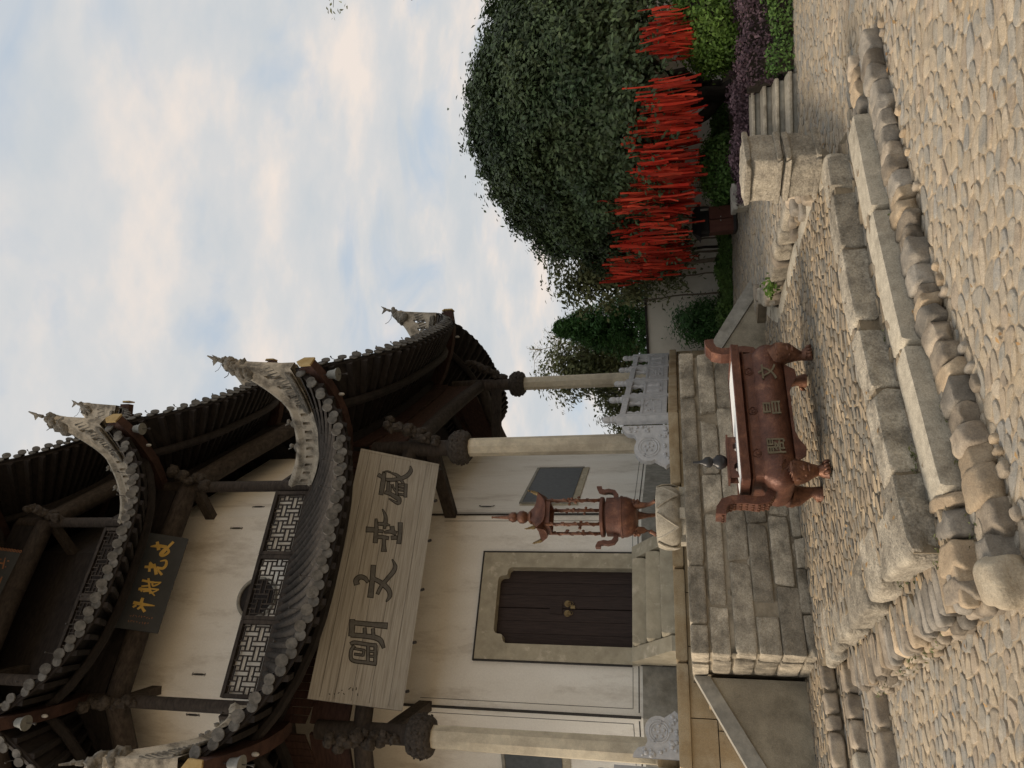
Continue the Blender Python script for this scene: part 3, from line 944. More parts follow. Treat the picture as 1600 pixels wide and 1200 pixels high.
# rubble risers running off to the left below the stair
for (o_, z_, hh, a0, a1, par) in ((0.03, 0.285, 0.13, -4.0, -0.05, platform), (0.38, 0.145, 0.14, -4.0, 0.1, mid_step), (0.94, 0.05, 0.13, -4.0, -0.4, low_step)):
    s = a1
    k = 0
    while s > a0:
        l = rng.uniform(0.12, 0.34) if o_ < 0.9 else rng.uniform(0.2, 0.6)
        pc = WP(s - l / 2, o_, z_)
        stone(MB(), pc, D0 * (l - 0.015), N0 * 0.22, (0, 0, hh), k + int(o_ * 1000) + 500, 0.06, 6, 7, 5).build('riser_stone', M_bould if rng.random() < .7 else M_slab, par, smooth=True, sharp=60)
        s -= l
        k += 1

# far yard beyond the platform, a little higher
YZ = 0.45
yard = struct(MB().prism([(x, y, -0.08) for x, y in YARD], (0, 0, YZ + 0.065)).build('yard_paving', M_mort2))
tag(yard, 'raised cobbled yard beyond the low platform')
YV = [(1.75, 7.1), (0.86, 9.55), (1.1, 10.7), (0.4, 12.5), (0.9, 15.6), (3.9, 15.6), (3.6, 12.0), (2.5, 8.6)]
st = cobbles(YV, 0.15, 0.085, 0.2, rng, 0.010, 0.022, lambda x, y: YZ - 0.02, keep=vis)
lay(st, yard, 'cobble', M_cob, 'cobble_field', 200)
for k, (p, t, l, q) in enumerate(along([(1.72, 7.1), (0.83, 9.55), (1.05, 10.7)], lambda: rng.uniform(0.14, 0.5))):
    n = inward(-t)
    c = p + n * 0.06
    stone(MB(), (c.x, c.y, 0.405 + rng.uniform(-.01, .02)), v3(t, 0) * l, v3(n, 0) * rng.uniform(.16, .24), (0, 0, 0.19), k + 700, 0.06, 7, 7, 4).build('edge_stone', M_block if rng.random() < .6 else M_bould, yard, smooth=True, sharp=60)
for k in range(10):                            # rubble at the platform's far corner, beside the carved pedestal
    stone(MB(), (rng.uniform(1.36, 1.62), rng.uniform(6.9, 8.2), 0.36 + rng.uniform(0, .05)), (rng.uniform(.1, .22), .04, 0), (-.03, rng.uniform(.1, .18), 0), (0, 0, rng.uniform(.08, .15)), k + 760, 0.08, 4.5, 7, 6).build('rubble_stone', pick(), platform, smooth=True, sharp=60)

# ------------------------------------------------------------------ terrace in front of the door
TZ0, TZ1 = 0.33, 1.55
TLEN = 3.68
terrace = thing('terrace', 'grey stone terrace with coursed block front below the pavilion door', 'terrace', WP(TLEN / 2, -0.8, TZ0))
core = MB().prism([WP(0.03, -0.032, TZ0), WP(TLEN - 0.03, -0.032, TZ0), WP(TLEN - 0.03, -1.6, TZ0), WP(0.03, -1.6, TZ0)], (0, 0, TZ1 - TZ0 - 0.01))
core.build('core', M_joint, terrace)
# capping slabs
edges = [0.0, 0.30, 0.93, 3.05, TLEN + 0.03]
for k in range(4):
    a, b = edges[k], edges[k + 1]
    stone(MB(), WP((a + b) / 2, -0.19, 1.462), D0 * (b - a - 0.012), N0 * 0.42, (0, 0, 0.18), k + 5, 0.012, 18, 8).build('capping_slab', M_terr, terrace, smooth=True, sharp=40)
mbx = MB()
for z0, z1, wmin, wmax in ((1.145, 1.335, 0.45, 1.15), (0.915, 1.115, 0.55, 1.3), (0.685, 0.895, 0.4, 1.1), (0.45, 0.665, 0.5, 1.2), (0.33, 0.435, 0.18, 0.5)):
    s = 0.0
    k = 0
    while s < TLEN - 0.05:
        w = rng.uniform(wmin, wmax)
        if TLEN - s - w < 0.25:
            w = TLEN - s
        pr = rng.uniform(-0.014, 0.02) + (0.02 if z0 < 0.4 else 0)
        dz = rng.uniform(-0.016, 0.016)
        stone(MB(), WP(s + w / 2, -0.13 + pr, (z0 + z1) / 2 + dz), D0 * (w - rng.uniform(0.012, 0.03)), N0 * 0.26 + D0 * rng.uniform(-.01, .01), UP * (z1 - z0 + rng.uniform(-.015, .02)) + D0 * rng.uniform(-.012, .012), int(z0 * 1000) + k, 0.03, rng.choice((14, 18, 24)), 9, 1).build('wall_block', M_terr, terrace, smooth=True, sharp=40)
        s += w
        k += 1
    # return at the left end
    stone(MB(), WP(0.12, -0.55, (z0 + z1) / 2), D0 * 0.26, N0 * 0.62, (0, 0, z1 - z0), int(z0 * 1000) + 50, 0.02, 14, 6).build('wall_block', M_terr, terrace, smooth=True, sharp=40)
    stone(MB(), WP(TLEN - 0.12, -0.6, (z0 + z1) / 2), D0 * 0.26, N0 * 0.62, (0, 0, z1 - z0), int(z0 * 1000) + 60, 0.02, 14, 6).build('wall_block', M_terr, terrace, smooth=True, sharp=40)
stone(MB(), WP(0.13, -0.72, 1.46), D0 * 0.28, N0 * 0.6, (0, 0, 0.175), 71, 0.012, 18, 5).build('capping_slab', M_terr, terrace, smooth=True, sharp=40)
# small stones packed in the joints
for k in range(34):
    z = rng.choice((1.13, 0.905, 0.675, 0.44))
    s = rng.uniform(0.1, TLEN - 0.1)
    stone(MB(), WP(s, -0.07, z), D0 * rng.uniform(.05, .14), N0 * 0.1, (0, 0, rng.uniform(.025, .045)), 900 + k, 0.1, 4, 3).build('packing_stone', M_terr, terrace, smooth=True)


def stair(sgn, label):
    s_top = 0.0 if sgn < 0 else TLEN
    root = thing('stone_stair', label, 'stair', WP(s_top + sgn * 0.9, -1.15, TZ0))
    run, n = 1.86, 7
    o_f, o_b = -0.92, -1.6
    rise = (TZ1 - 0.35) / n
    for k in range(n):
        s0 = s_top + sgn * run * k / n
        s1 = s_top + sgn * run * (k + 1) / n + sgn * 0.02
        z = TZ1 - rise * (k + 1)
        if z < 0.36:
            continue
        stone(MB(), (WP((s0 + s1) / 2, (o_f + o_b) / 2 - 0.08, z - 0.30 + 0.30 / 2 + 0.0)), D0 * abs(s1 - s0), N0 * (o_f - o_b - 0.16), (0, 0, 0.30), 30 + k, 0.008, 20, 4).build('step', M_yel, root, smooth=True, sharp=40)
    # sloping string stone over a cement cheek
    prof = [WP(s_top + sgn * 0.02, o_f, 1.53), WP(s_top + sgn * (run + 0.15), o_f, 0.42), WP(s_top + sgn * (run + 0.15), o_f, 0.30), WP(s_top + sgn * (run - 0.05), o_f, 0.30), WP(s_top + sgn * 0.02, o_f, 1.36)]
    MB().prism(prof, N0 * -0.19).build('string_stone', M_gst, root)
    ck = [WP(s_top + sgn * 0.03, o_f - 0.025, 1.35), WP(s_top + sgn * (run - 0.06), o_f - 0.025, 0.30), WP(s_top + sgn * 0.03, o_f - 0.025, 0.30)]
    MB().prism(ck, N0 * -0.14).build('cheek_wall', M_cem, root)
    return root


stair(-1, 'stone stair with sloping grey string stone descending left of the terrace')
stair(1, 'stone stair with sloping grey string stone descending right behind the large incense burner')

# ------------------------------------------------------------------ pavilion base
PZ0, PZ1 = 1.60, 1.73
pav = thing('pavilion', 'tall octagonal timber pavilion with upswept eaves, white walls and stone columns', 'pavilion', (CEN.x, CEN.y, 0.0))
base = MB().prism([v3(oc(i, 0.44), -0.05) for i in range(7, -1, -1)], (0, 0, PZ0 + 0.04)).build('base', M_joint, pav)
for i in (0, 1, 7):
    ln = FLEN(i) + 2 * 0.5 * math.tan(PI / 8)
    st0 = -0.5 * math.tan(PI / 8)
    for z0 in np.arange(0.36, 1.55, 0.31):
        s = 0.0
        off_ = rng.uniform(0.2, 0.6)
        k = 0
        while s < ln - 0.02:
            w = off_ if k == 0 else rng.uniform(0.55, 0.85)
            w = min(w, ln - s)
            if ln - s - w < 0.2:
                w = ln - s
            mid = FP(i, st0 + s + w / 2, 0.46, z0)
            MB().box(mid, v3(fdir(i), 0) * (w - 0.012), v3(fnor(i), 0) * 0.1, (0, 0, 0.298)).build('base_block', M_yel, base)
            s += w
            k += 1
slabs = MB().prism([v3(oc(i, 0.40), PZ0 - 0.01) for i in range(7, -1, -1)], (0, 0, PZ1 - PZ0 + 0.005)).build('floor', M_gst, pav)
for i in (0, 1, 7, 2):
    ln = FLEN(i) + 2 * 0.56 * math.tan(PI / 8)
    st0 = -0.56 * math.tan(PI / 8)
    m_ = 4
    for k in range(m_):
        a = st0 + ln * k / m_
        w = ln / m_ - 0.008
        stone(MB(), FP(i, a + w / 2, 0.38, (PZ0 + PZ1) / 2 + rng.uniform(-.003, .003)), v3(fdir(i), 0) * w, v3(fnor(i), 0) * 0.36, (0, 0, PZ1 - PZ0 + 0.012), 10 * i + k, 0.01, 22, 6).build('edge_slab', M_yel, slabs, smooth=True, sharp=40)

# ------------------------------------------------------------------ ground storey: walls, door, windows
IW = -1.39                                   # wall line
WZ0, WZ1 = 2.25, 6.9
mb = MB()
wallroot = None
for i in range(8):
    a, b = oc(i, IW), oc(i + 1, IW)
    ln = (b - a).length
    d = v3(fdir(i), 0)
    n = v3(fnor(i), 0)
    A = v3(a, 0)
    if i == 0:
        c0 = ln / 2 + 0.01
        # opening for the door surround
        for s0, s1, z0, z1 in ((0, c0 - 0.84, WZ0, WZ1), (c0 + 0.84, ln, WZ0, WZ1), (c0 - 0.84, c0 + 0.84, 4.80, WZ1)):
            mb.box(A + d * ((s0 + s1) / 2) - n * 0.125 + UP * z0, d * (s1 - s0), n * 0.25, UP * (z1 - z0))
    else:
        mb.box(A + d * (ln / 2) - n * 0.125 + UP * WZ0, d * ln, n * 0.25, UP * (WZ1 - WZ0))
wall = mb.build('wall', M_plas, pav)
mb = MB()
for i in range(8):
    a, b = oc(i, IW + 0.05), oc(i + 1, IW + 0.05)
    ln = (b - a).length
    d, n, A = v3(fdir(i), 0), v3(fnor(i), 0), v3(a, 0)
    spans = ((0, ln / 2 - 0.84), (ln / 2 + 0.86, ln)) if i == 0 else ((0, ln),)
    for s0, s1 in spans:
        mb.box(A + d * ((s0 + s1) / 2) - n * 0.15 + UP * 1.72, d * (s1 - s0), n * 0.3, UP * (WZ0 - 1.72))
mb.build('wall_plinth', M_gst, pav)
# painted lines and the dark corner battens of the front wall
FA = v3(oc(0, IW), 0)
FLN = (oc(1, IW) - oc(0, IW)).length
mb = MB()
for i in (0, 1, 7):
    a, b = oc(i, IW), oc(i + 1, IW)
    ln = (b - a).length
    d, n, A = v3(fdir(i), 0), v3(fnor(i), 0), v3(a, 0)
    for s in (0.11, ln - 0.11):
        mb.box(A + d * s + n * 0.002 + UP * 2.40, d * 0.006, n * 0.004, UP * 3.2)
    for s0, s1 in (((0.11, ln / 2 - 0.86), (ln / 2 + 0.88, ln - 0.11)) if i == 0 else ((0.11, ln - 0.11),)):
        mb.box(A + d * ((s0 + s1) / 2) + n * 0.003 + UP * 2.39, d * (s1 - s0), n * 0.004, UP * 0.006)
        mb.box(A + d * ((s0 + s1) / 2) + n * 0.003 + UP * 2.30, d * (s1 - s0 + 0.1), n * 0.004, UP * 0.015)
mb.build('painted_line', M_iron, wall)['kind'] = 'stuff'
for i in (0, 1, 2, 7):
    p = oc(i, IW + 0.012)
    MB().box(v3(p, 2.28), (0.03, 0, 0), (0, 0.03, 0), (0, 0, 3.6)).build('corner_batten', M_iron, wall)


def FW(s, out, z):
    return FA + D0 * s + N0 * out + UP * z


DC = FLN / 2 + 0.01                          # door centre
df = MB()
door_root = df.box(FW(DC, -0.02, 2.27), D0 * 1.70, N0 * 0.34, UP * 0.12).build('door_surround', M_dst, pav)
for s in (-1, 1):
    MB().box(FW(DC + s * 0.722, -0.05, 2.392), D0 * 0.244, N0 * 0.20, UP * (4.30 - 2.392)).build('jamb', M_dst, door_root)
# lintel with the stepped inner corners
_c = [(0.600, 4.302), (0.598, 4.335), (0.585, 4.362), (0.560, 4.382), (0.525, 4.390), (0.485, 4.394), (0.468, 4.408), (0.462, 4.435), (0.460, 4.470), (0.448, 4.505), (0.424, 4.530), (0.385, 4.540)]
pts = [(-0.844, 4.302)] + [(-x, z) for x, z in _c] + [(x, z) for x, z in _c[::-1]] + [(0.844, 4.302), (0.844, 4.81), (-0.844, 4.81)]
half = [p for p in pts]
MB().prism([FW(DC + x, 0.05, z) for x, z in half], N0 * -0.20).build('lintel', M_dst, door_root)
mb = MB()                                    # dark moulding round the surround
for x0, x1, z0, z1 in ((-0.868, -0.85, 2.40, 4.836), (0.85, 0.868, 2.40, 4.836), (-0.868, 0.868, 4.815, 4.836)):
    mb.box(FW(DC + (x0 + x1) / 2, 0.02, z0), D0 * (x1 - x0), N0 * 0.07, UP * (z1 - z0))
mb.build('moulding', M_iron, door_root)
for s in (-1, 1):
    leaf = MB().box(FW(DC + s * 0.302, -0.17, 2.392), D0 * 0.594, N0 * 0.04, UP * 2.2).build('door', M_door, pav)
    for k in range(3):
        MB().box(FW(DC + s * (0.006 + 0.1 + k * 0.198), -0.148, 2.40), D0 * 0.192, N0 * (0.018 + 0.003 * k), UP * 2.18).build('plank', M_door, leaf)
    MB().lathe((0, 0, 0), [(0.002, 0)], 3) if False else None
    r = MB()
    c = FW(DC + s * 0.075, -0.135, 3.42)
    r.disc(c, N0, 0.052, 0.012, 16)
    r.disc(c + N0 * 0.012, N0, 0.03, 0.015, 12)
    r.build('knocker_plate', M_brass, leaf)
    r = MB()
    r.tube([c + N0 * 0.03 + D0 * 0.03 * math.cos(a) + UP * (-0.045 + 0.045 * math.sin(a)) for a in np.linspace(0, 2 * PI, 14)], 0.006, 5)
    r.build('ring', M_brass, leaf)
MB().box(FW(DC + 0.0, -0.130, 3.50), D0 * 0.17, N0 * 0.016, UP * 0.20).build('lock_plate', M_door, pav)
MB().box(FW(DC + 0.02, -0.118, 3.30), D0 * 0.05, N0 * 0.03, UP * 0.07).build('padlock', M_brass, pav)
# steps to the door between two cheeks
for k in range(3):
    z1 = 2.38 - 0.005 - k * 0.217
    d_ = 0.32
    stone(MB(), FW(DC, 0.16 + k * 0.30 + d_ / 2 - 0.01, z1 - 0.11), D0 * 1.30, N0 * d_, (0, 0, 0.21 + (0.0 if k < 2 else -0.0)), 600 + k, 0.008, 20, 5).build('door_step', M_dst, pav, smooth=True, sharp=40)
    if k:
        MB().box(FW(DC, 0.10 + k * 0.13, 1.735), D0 * 1.28, N0 * 0.3 * k, UP * (z1 - 0.22 - 1.735 + 0.01)) if z1 - 0.22 > 1.76 else None
MB().box(FW(DC, 0.35, 1.735), D0 * 1.27, N0 * 0.38, UP * 0.22).build('step_base', M_gst, pav)
for s in (-1, 1):
    pr = [FW(DC + s * 0.66, 0.152, 1.735), FW(DC + s * 0.66, 1.08, 1.735), FW(DC + s * 0.66, 1.08, 1.80), FW(DC + s * 0.66, 0.30, 2.385), FW(DC + s * 0.66, 0.152, 2.385)]
    MB().prism(pr, D0 * (s * 0.20)).build('step_cheek', M_dst, pav)
# slate windows on the two flanking walls
for i in (1, 7):
    a, b = oc(i, IW), oc(i + 1, IW)
    ln = (b - a).length
    d, n, A = v3(fdir(i), 0), v3(fnor(i), 0), v3(a, 0)
    cs = ln / 2 - (0.35 if i == 1 else -0.35)
    w = MB().box(A + d * cs + n * 0.012 + UP * 3.35, d * 1.95, n * 0.024, UP * 1.02).build('window', M_dst, pav)
    MB().box(A + d * cs + n * 0.032 + UP * 3.47, d * 1.80, n * 0.012, UP * 0.86).build('pane', M_slate, w)
    fr = MB()
    fr.box(A + d * cs + n * 0.03 + UP * 4.335, d * 1.86, n * 0.03, UP * 0.05)
    fr.box(A + d * (cs - 0.93) + n * 0.03 + UP * 3.44, d * 0.05, n * 0.03, UP * 0.9)
    fr.box(A + d * (cs + 0.93) + n * 0.03 + UP * 3.44, d * 0.05, n * 0.03, UP * 0.9)
    fr.build('frame', M_gst, w)
# iron wall clamps
for i, s, z in ((1, 0.34, 4.95), (7, FLEN(7) - 1.55, 4.55)):
    a = v3(oc(i, IW), 0)
    mb = MB()
    for sg in (-1, 1):
        mb.tube([a + v3(fdir(i), 0) * s + v3(fnor(i), 0) * 0.02 + UP * (z + sg * q) + v3(fdir(i), 0) * w_ for q, w_ in ((0.0, 0), (0.08, 0), (0.12, 0.015), (0.14, 0.035), (0.12, 0.045))], [0.012, 0.010, 0.008, 0.006, 0.005], 5)
    mb.build('wall_clamp', M_iron, wall)

# ------------------------------------------------------------------ stone columns with carved capitals
CZ, CZ2 = 4.87, 5.17


def octo(c, r, z, ph):
    return [v3(c, z) + V(math.cos(ph + k * PI / 4), math.sin(ph + k * PI / 4), 0) * r for k in range(8)]


PH = math.atan2(fnor(0).y, fnor(0).x) + PI / 8
for i in range(8):
    c = CORN[i]
    mb = MB()
    mb.lathe(v3(c, 0), [(0.165, 1.74), (0.165, 2.0), (0.155, 2.02), (0.150, 3.4), (0.146, CZ)], 8, PH)
    col = mb.build('column', M_col, pav)
    MB().lathe(v3(c, 0), [(0.24, 1.735), (0.27, 1.78), (0.28, 1.87), (0.25, 1.95), (0.20, 1.99)], 8, PH).build('column_base', M_yel, col, smooth=False)
    mb = MB()
    prof = []
    for k in range(9):
        z = CZ - 0.01 + (CZ2 - CZ + 0.02) * k / 8
        prof.append((0.205 + 0.075 * math.sin(PI * (k + 0.8) / 9.6) + (0.010 if k % 2 else -0.006), z))
    mb.lathe(v3(c, 0), prof, 8, PH)
    for q in range(16):
        an = PH + 2 * PI * q / 16
        for zz in (0.05, 0.13, 0.21):
            mb.ball(v3(c, CZ + zz + rng.uniform(-.01, .01)) + V(math.cos(an), math.sin(an), 0) * (0.212 + 0.06 * math.sin(PI * zz / .28)), 0.026, 6, 4, (1, 1, .7), jit=.2, rng=rng)
    mb.build('capital', M_cap, col, smooth=True, sharp=50)
    MB().lathe(v3(c, 0), [(0.13, CZ2 - 0.02), (0.125, 6.5)], 12, PH).build('timber_post', M_wood2, col, smooth=True, sharp=40)
    # carved beast bracket under the eave
    b = (fnor(i - 1) + fnor(i)).normalized()
    mb = MB()
    for q in range(34):
        t = q / 33
        p = v3(c + b * (0.14 + 0.40 * t + rng.uniform(-.04, .04)), 5.35 + 0.75 * t + rng.uniform(-.07, .07)) + v3(V(-b.y, b.x), 0) * rng.uniform(-.08, .08)
        mb.ball(p, rng.uniform(0.045, 0.088), 7, 5, jit=.3, rng=rng)
    mb.build('carved_bracket', M_cap, col, smooth=True, sharp=60)
# architraves between the columns and ties to the wall
for i in range(8):
    a, b = v3(CORN[i], 0), v3(CORN[(i + 1) % 8], 0)
    MB().tube([a + UP * 5.86, a * .75 + b * .25 + UP * 5.93, (a + b) / 2 + UP * 5.95, a * .25 + b * .75 + UP * 5.93, b + UP * 5.86], [0.12, 0.135, 0.135, 0.135, 0.12], 12).build('architrave', M_wood2, pav, smooth=True, sharp=40)
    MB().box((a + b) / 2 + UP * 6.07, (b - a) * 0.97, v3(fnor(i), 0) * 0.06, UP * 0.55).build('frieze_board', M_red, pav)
    w = oc(i, IW)
    MB().tube([a + UP * 5.5, v3(w, 5.5)], 1.0, sq=(0.14, 0.2)).build('tie_beam', M_wood2, pav)

# ------------------------------------------------------------------ three tiers of upswept roof
TIERS = [dict(oe=1.52, zm=6.18, lift=1.17, oi=-0.80, zt=7.98), dict(oe=0.66, zm=10.12, lift=1.18, oi=-1.60, zt=11.92), dict(oe=-0.24, zm=14.07, lift=1.18, oi=-4.6, zt=17.4)]
LIFT_B = {(0, 2): 0.72}


def prof(r):
    return 0.80 * r + 0.20 * max(r, 0.0) ** 2.2


def rpt(T, ti, i, tau, r, dz=0.0, out=0.0):
    """point of roof tier: tau -1..1 along the eave of face i, r 0 eave .. 1 top"""
    e = oc(i, T['oe'] + out).lerp(oc(i + 1, T['oe'] + out), (tau + 1) / 2)
    n = oc(i, T['oi']).lerp(oc(i + 1, T['oi']), (tau + 1) / 2)
    p = e.lerp(n, r)
    lf = LIFT_B.get((ti, (i if tau < 0 else i + 1) % 8), T['lift'])
    z = T['zm'] + (T['zt'] - T['zm']) * prof(r) + lf * abs(tau) ** 3 * max(0.0, 1 - r) ** 1.7
    return V(p.x, p.y, z + dz)


TAUS = [-1 + 2 * k / 24 for k in range(25)]
for ti, T in enumerate(TIERS):
    roof = None
    mb = MB()
    for i in range(8):
        mb.grid([[rpt(T, ti, i, t, r) for t in TAUS] for r in (0, .1, .2, .35, .5, .7, .85, 1)])
    roof = mb.build('roof', M_tile, pav, smooth=True, sharp=30)
    mb = MB()
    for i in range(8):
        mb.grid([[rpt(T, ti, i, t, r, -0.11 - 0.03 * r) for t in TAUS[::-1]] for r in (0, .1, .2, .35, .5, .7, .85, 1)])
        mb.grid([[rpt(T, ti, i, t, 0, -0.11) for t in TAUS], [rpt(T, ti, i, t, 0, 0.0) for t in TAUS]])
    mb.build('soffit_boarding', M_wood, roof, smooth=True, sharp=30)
    faces = (0, 1, 7, 2) if ti == 0 else ((0, 1, 7) if ti < 2 else (0, 1))
    for i in faces:
        n = v3(fnor(i), 0)
        ln = (oc(i + 1, T['oe']) - oc(i, T['oe'])).length
        # fascia strips following the eave
        for (dz0, dz1, r0, th, m_) in ((-0.16, -0.085, 0.012, 0.03, M_wood), (-0.09, -0.01, 0.0, 0.02, M_wood)):
            a = [rpt(T, ti, i, t, r0, dz0) for t in TAUS]; b = [rpt(T, ti, i, t, r0, dz1) for t in TAUS]
            mb = MB()
            mb.grid([[p + n * th for p in a], [p + n * th for p in b]])
            mb.grid([[p for p in b], [p for p in a]])
            mb.grid([[p for p in a], [p + n * th for p in a]])
            mb.grid([[p + n * th for p in b], [p for p in b]])
            mb.build('fascia', m_, roof, smooth=True, sharp=30)
        # rafters
        nr = int(ln / 0.23)
        for k in range(nr + 1):
            tau = -0.985 + 1.97 * k / nr
            pts = [rpt(T, ti, i, tau, r, -0.165 - 0.03 * r) for r in (0.012, .1, .22, .36, .52, .7)]
            MB().tube(pts, 1.0, sq=(0.075, 0.10)).build('rafter', M_wood, roof)
        # purlin with red boarding above it
        for r_, rad in ((0.30, 0.075), (0.62, 0.10)):
            mb = MB()
            mb.tube([rpt(T, ti, i, t, r_, -0.30) for t in TAUS[::2]], rad, 8)
            mb.build('purlin', M_wood, roof, smooth=True, sharp=40)
        nb = int(ln / 0.14)
        mb = MB()
        for k in range(nb):
            t0, t1 = -0.97 + 1.94 * k / nb, -0.97 + 1.94 * (k + 0.93) / nb
            q = [rpt(T, ti, i, t0, 0.64, -0.25), rpt(T, ti, i, t1, 0.64, -0.25), rpt(T, ti, i, t1, 0.64, -0.75), rpt(T, ti, i, t0, 0.64, -0.75)]
            mb.prism(q, n * 0.03)
        mb.build('board_screen', M_red, roof)
        # barrel tiles with round ends, drip tiles between them
        nt_ = int(ln / 0.205)
        for k in range(nt_):
            tau = -0.985 + 1.97 * (k + 0.5) / nt_
            c_ = 0.053
            e0 = rpt(T, ti, i, tau, 0.0)
            e1 = rpt(T, ti, i, tau, 0.08)
            ax = (e0 - e1).normalized()
            sd = v3(fdir(i), 0)
            upv = sd.cross(ax) * -1
            if upv.z < 0:
                upv = -upv
            rows = []
            rr = (-0.02, .06, .14, .25, .4, .6, .8, .97)
            if abs(tau) > 0.85:
                rr = (-0.02, .06, .14, .25, .4, .6)
            for r in rr:
                p = rpt(T, ti, i, tau, r)
                rows.append([p + sd * (math.cos(a) * c_) + upv * (math.sin(a) * c_ + 0.006) for a in np.linspace(0, PI, 6)])
            mb = MB().grid(rows)
            mb.build('barrel_tile', M_tile, roof, smooth=True, sharp=50)
            out_ = (ax * 0.75 + n * 0.25).normalized()
            jx = rng.uniform(-.01, .01)
            MB().disc(rows[0][0] * .5 + rows[0][-1] * .5 + ax * 0.012 + sd * jx, (out_ + V(rng.uniform(-.12, .12), rng.uniform(-.12, .12), rng.uniform(-.15, .05))), rng.uniform(0.066, 0.080), 0.022, 14).build('tile_end', M_disc, roof, smooth=True, sharp=40)
            tau2 = -0.985 + 1.97 * (k + 1.0) / nt_
            if k < nt_ - 1:
                p = rpt(T, ti, i, tau2, -0.012, -0.055)
                MB().disc(p + sd * rng.uniform(-.012, .012), (out_ * 0.6 + n * 0.4 + V(rng.uniform(-.12, .12), 0, rng.uniform(-.1, .1))), 0.070, 0.018, 12).build('drip_tile', M_disc, roof, smooth=True, sharp=40)
            # tile nails standing up along part of the eave
            if 0.15 < abs(tau) < 0.85 and k % 2 == 0:
                q = e0 + UP * 0.06
                MB().tube([q, q + UP * 0.13 + n * 0.05, q + UP * 0.15 + n * 0.09], [0.005, 0.005, 0.014], 5).build('tile_nail', M_iron, roof)

    # hips: corner beam, pierced ridge plate, horn
    for ci in (0, 1, 2, 7):
        b2 = (fnor(ci - 1) + fnor(ci)).normalized()
        b = v3(b2, 0)
        side = V(-b.y, b.x, 0)
        hip = lambda r, dz=0.0: rpt(T, ti, ci, -1.0, r, dz)
        # corner beam
        pts = [hip(-0.035, -0.24), hip(0.0, -0.26), hip(0.06, -0.30), hip(0.13, -0.34), hip(0.22, -0.37), hip(0.34, -0.40), hip(0.5, -0.42), hip(0.68, -0.44)]
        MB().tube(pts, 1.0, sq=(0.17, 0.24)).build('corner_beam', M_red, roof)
        tipp = hip(-0.045, -0.24)
        MB().prism([tipp + side * x + UP * z for x, z in ((-.10, -.13), (.10, -.13), (.11, .05), (.0, .14), (-.11, .05))], b * 0.03).build('beam_end_plate', M_yp, roof)
        # rope mouldings either side of the hip
        for sd_ in (-1, 1):
            for lv in range(3):
                mb = MB()
                for k in range(30):
                    r0 = 0.0 + 0.30 * k / 30
                    p = hip(r0, 0.03 + 0.045 * lv) + side * (sd_ * (0.075 + 0.025 * (2 - lv)))
                    q = hip(r0 + 0.012, 0.03 + 0.045 * lv + 0.02) + side * (sd_ * (0.075 + 0.025 * (2 - lv)))
                    mb.tube([p, q], 0.026, 5)
                mb.build('rope_moulding', M_horn, roof, smooth=True)
        # pierced ridge plate
        rs = [1.0 - 1.03 * k / 44 for k in range(45)]
        tops = []
        rows_f = (0.0, 0.22, 0.32, 0.68, 0.78, 1.0)
        th = (0.09, 0.06, 0.06, 0.06, 0.06, 0.09)

        def plate(r):
            hgt = 0.36 + 0.58 * max(0.0, 1 - max(r, 0) / 0.30) ** 1.6
            base_ = hip(r, 0.0)
            lean = b * (0.10 * max(0.0, 1 - max(r, 0) / 0.25) ** 1.5)
            return base_, hgt, lean
        mb = MB()
        idx = {}

        def pv(k, j, s_):
            key = (k, j, s_)
            if key not in idx:
                base_, hgt, lean = plate(rs[k])
                p = base_ + UP * (hgt * rows_f[j]) + lean * rows_f[j] + side * (s_ * th[j])
                idx[key] = len(mb.v)
                mb.v.append(tuple(p))
            return idx[key]
        hole = lambda k, j: j == 2 and k % 3 == 1 and 2 < k < 42
        for k in range(44):
            for j in range(5):
                if hole(k, j):
                    mb.f.append((pv(k, j, 1), pv(k + 1, j, 1), pv(k + 1, j, -1), pv(k, j, -1)))
                    mb.f.append((pv(k, j + 1, -1), pv(k + 1, j + 1, -1), pv(k + 1, j + 1, 1), pv(k, j + 1, 1)))
                    mb.f.append((pv(k, j, -1), pv(k, j + 1, -1), pv(k, j + 1, 1), pv(k, j, 1)))
                    mb.f.append((pv(k + 1, j, 1), pv(k + 1, j + 1, 1), pv(k + 1, j + 1, -1), pv(k + 1, j, -1)))
                    continue
                mb.f.append((pv(k, j, 1), pv(k + 1, j, 1), pv(k + 1, j + 1, 1), pv(k, j + 1, 1)))
                mb.f.append((pv(k, j + 1, -1), pv(k + 1, j + 1, -1), pv(k + 1, j, -1), pv(k, j, -1)))
            mb.f.append((pv(k, 5, 1), pv(k + 1, 5, 1), pv(k + 1, 5, -1), pv(k, 5, -1)))
        for j in range(5):
            mb.f.append((pv(44, j, 1), pv(44, j, -1), pv(44, j + 1, -1), pv(44, j + 1, 1)))
            mb.f.append((pv(0, j, -1), pv(0, j, 1), pv(0, j + 1, 1), pv(0, j + 1, -1)))
        ridge = mb.build('hip_ridge', M_ridge, roof)
        mb = MB()
        mb.tube([plate(r)[0] + UP * plate(r)[1] + plate(r)[2] for r in rs[::2]], 0.085, 8)
        mb.build('ridge_cap', M_ridge, roof, smooth=True)
        # horn: crest of feathers, beast head and fish tail
        base_, hgt, lean = plate(0.0)
        tip0 = base_ + UP * hgt + lean
        mb = MB()
        for k in range(26):
            t = k / 25
            p = tip0 + UP * (-0.16 + 0.30 * t) + b * (-0.10 + 0.20 * t ** 1.4)
            w = 0.17 * (1 - 0.5 * t)
            mb.ball(p + side * rng.uniform(-.05, .05) + b * rng.uniform(-.06, .06), w * rng.uniform(0.55, 0.95), 7, 5, (1, 1, 0.8), .3, rng)
        mb.build('beast_head', M_horn, roof, smooth=True, sharp=70)
        mb = MB()
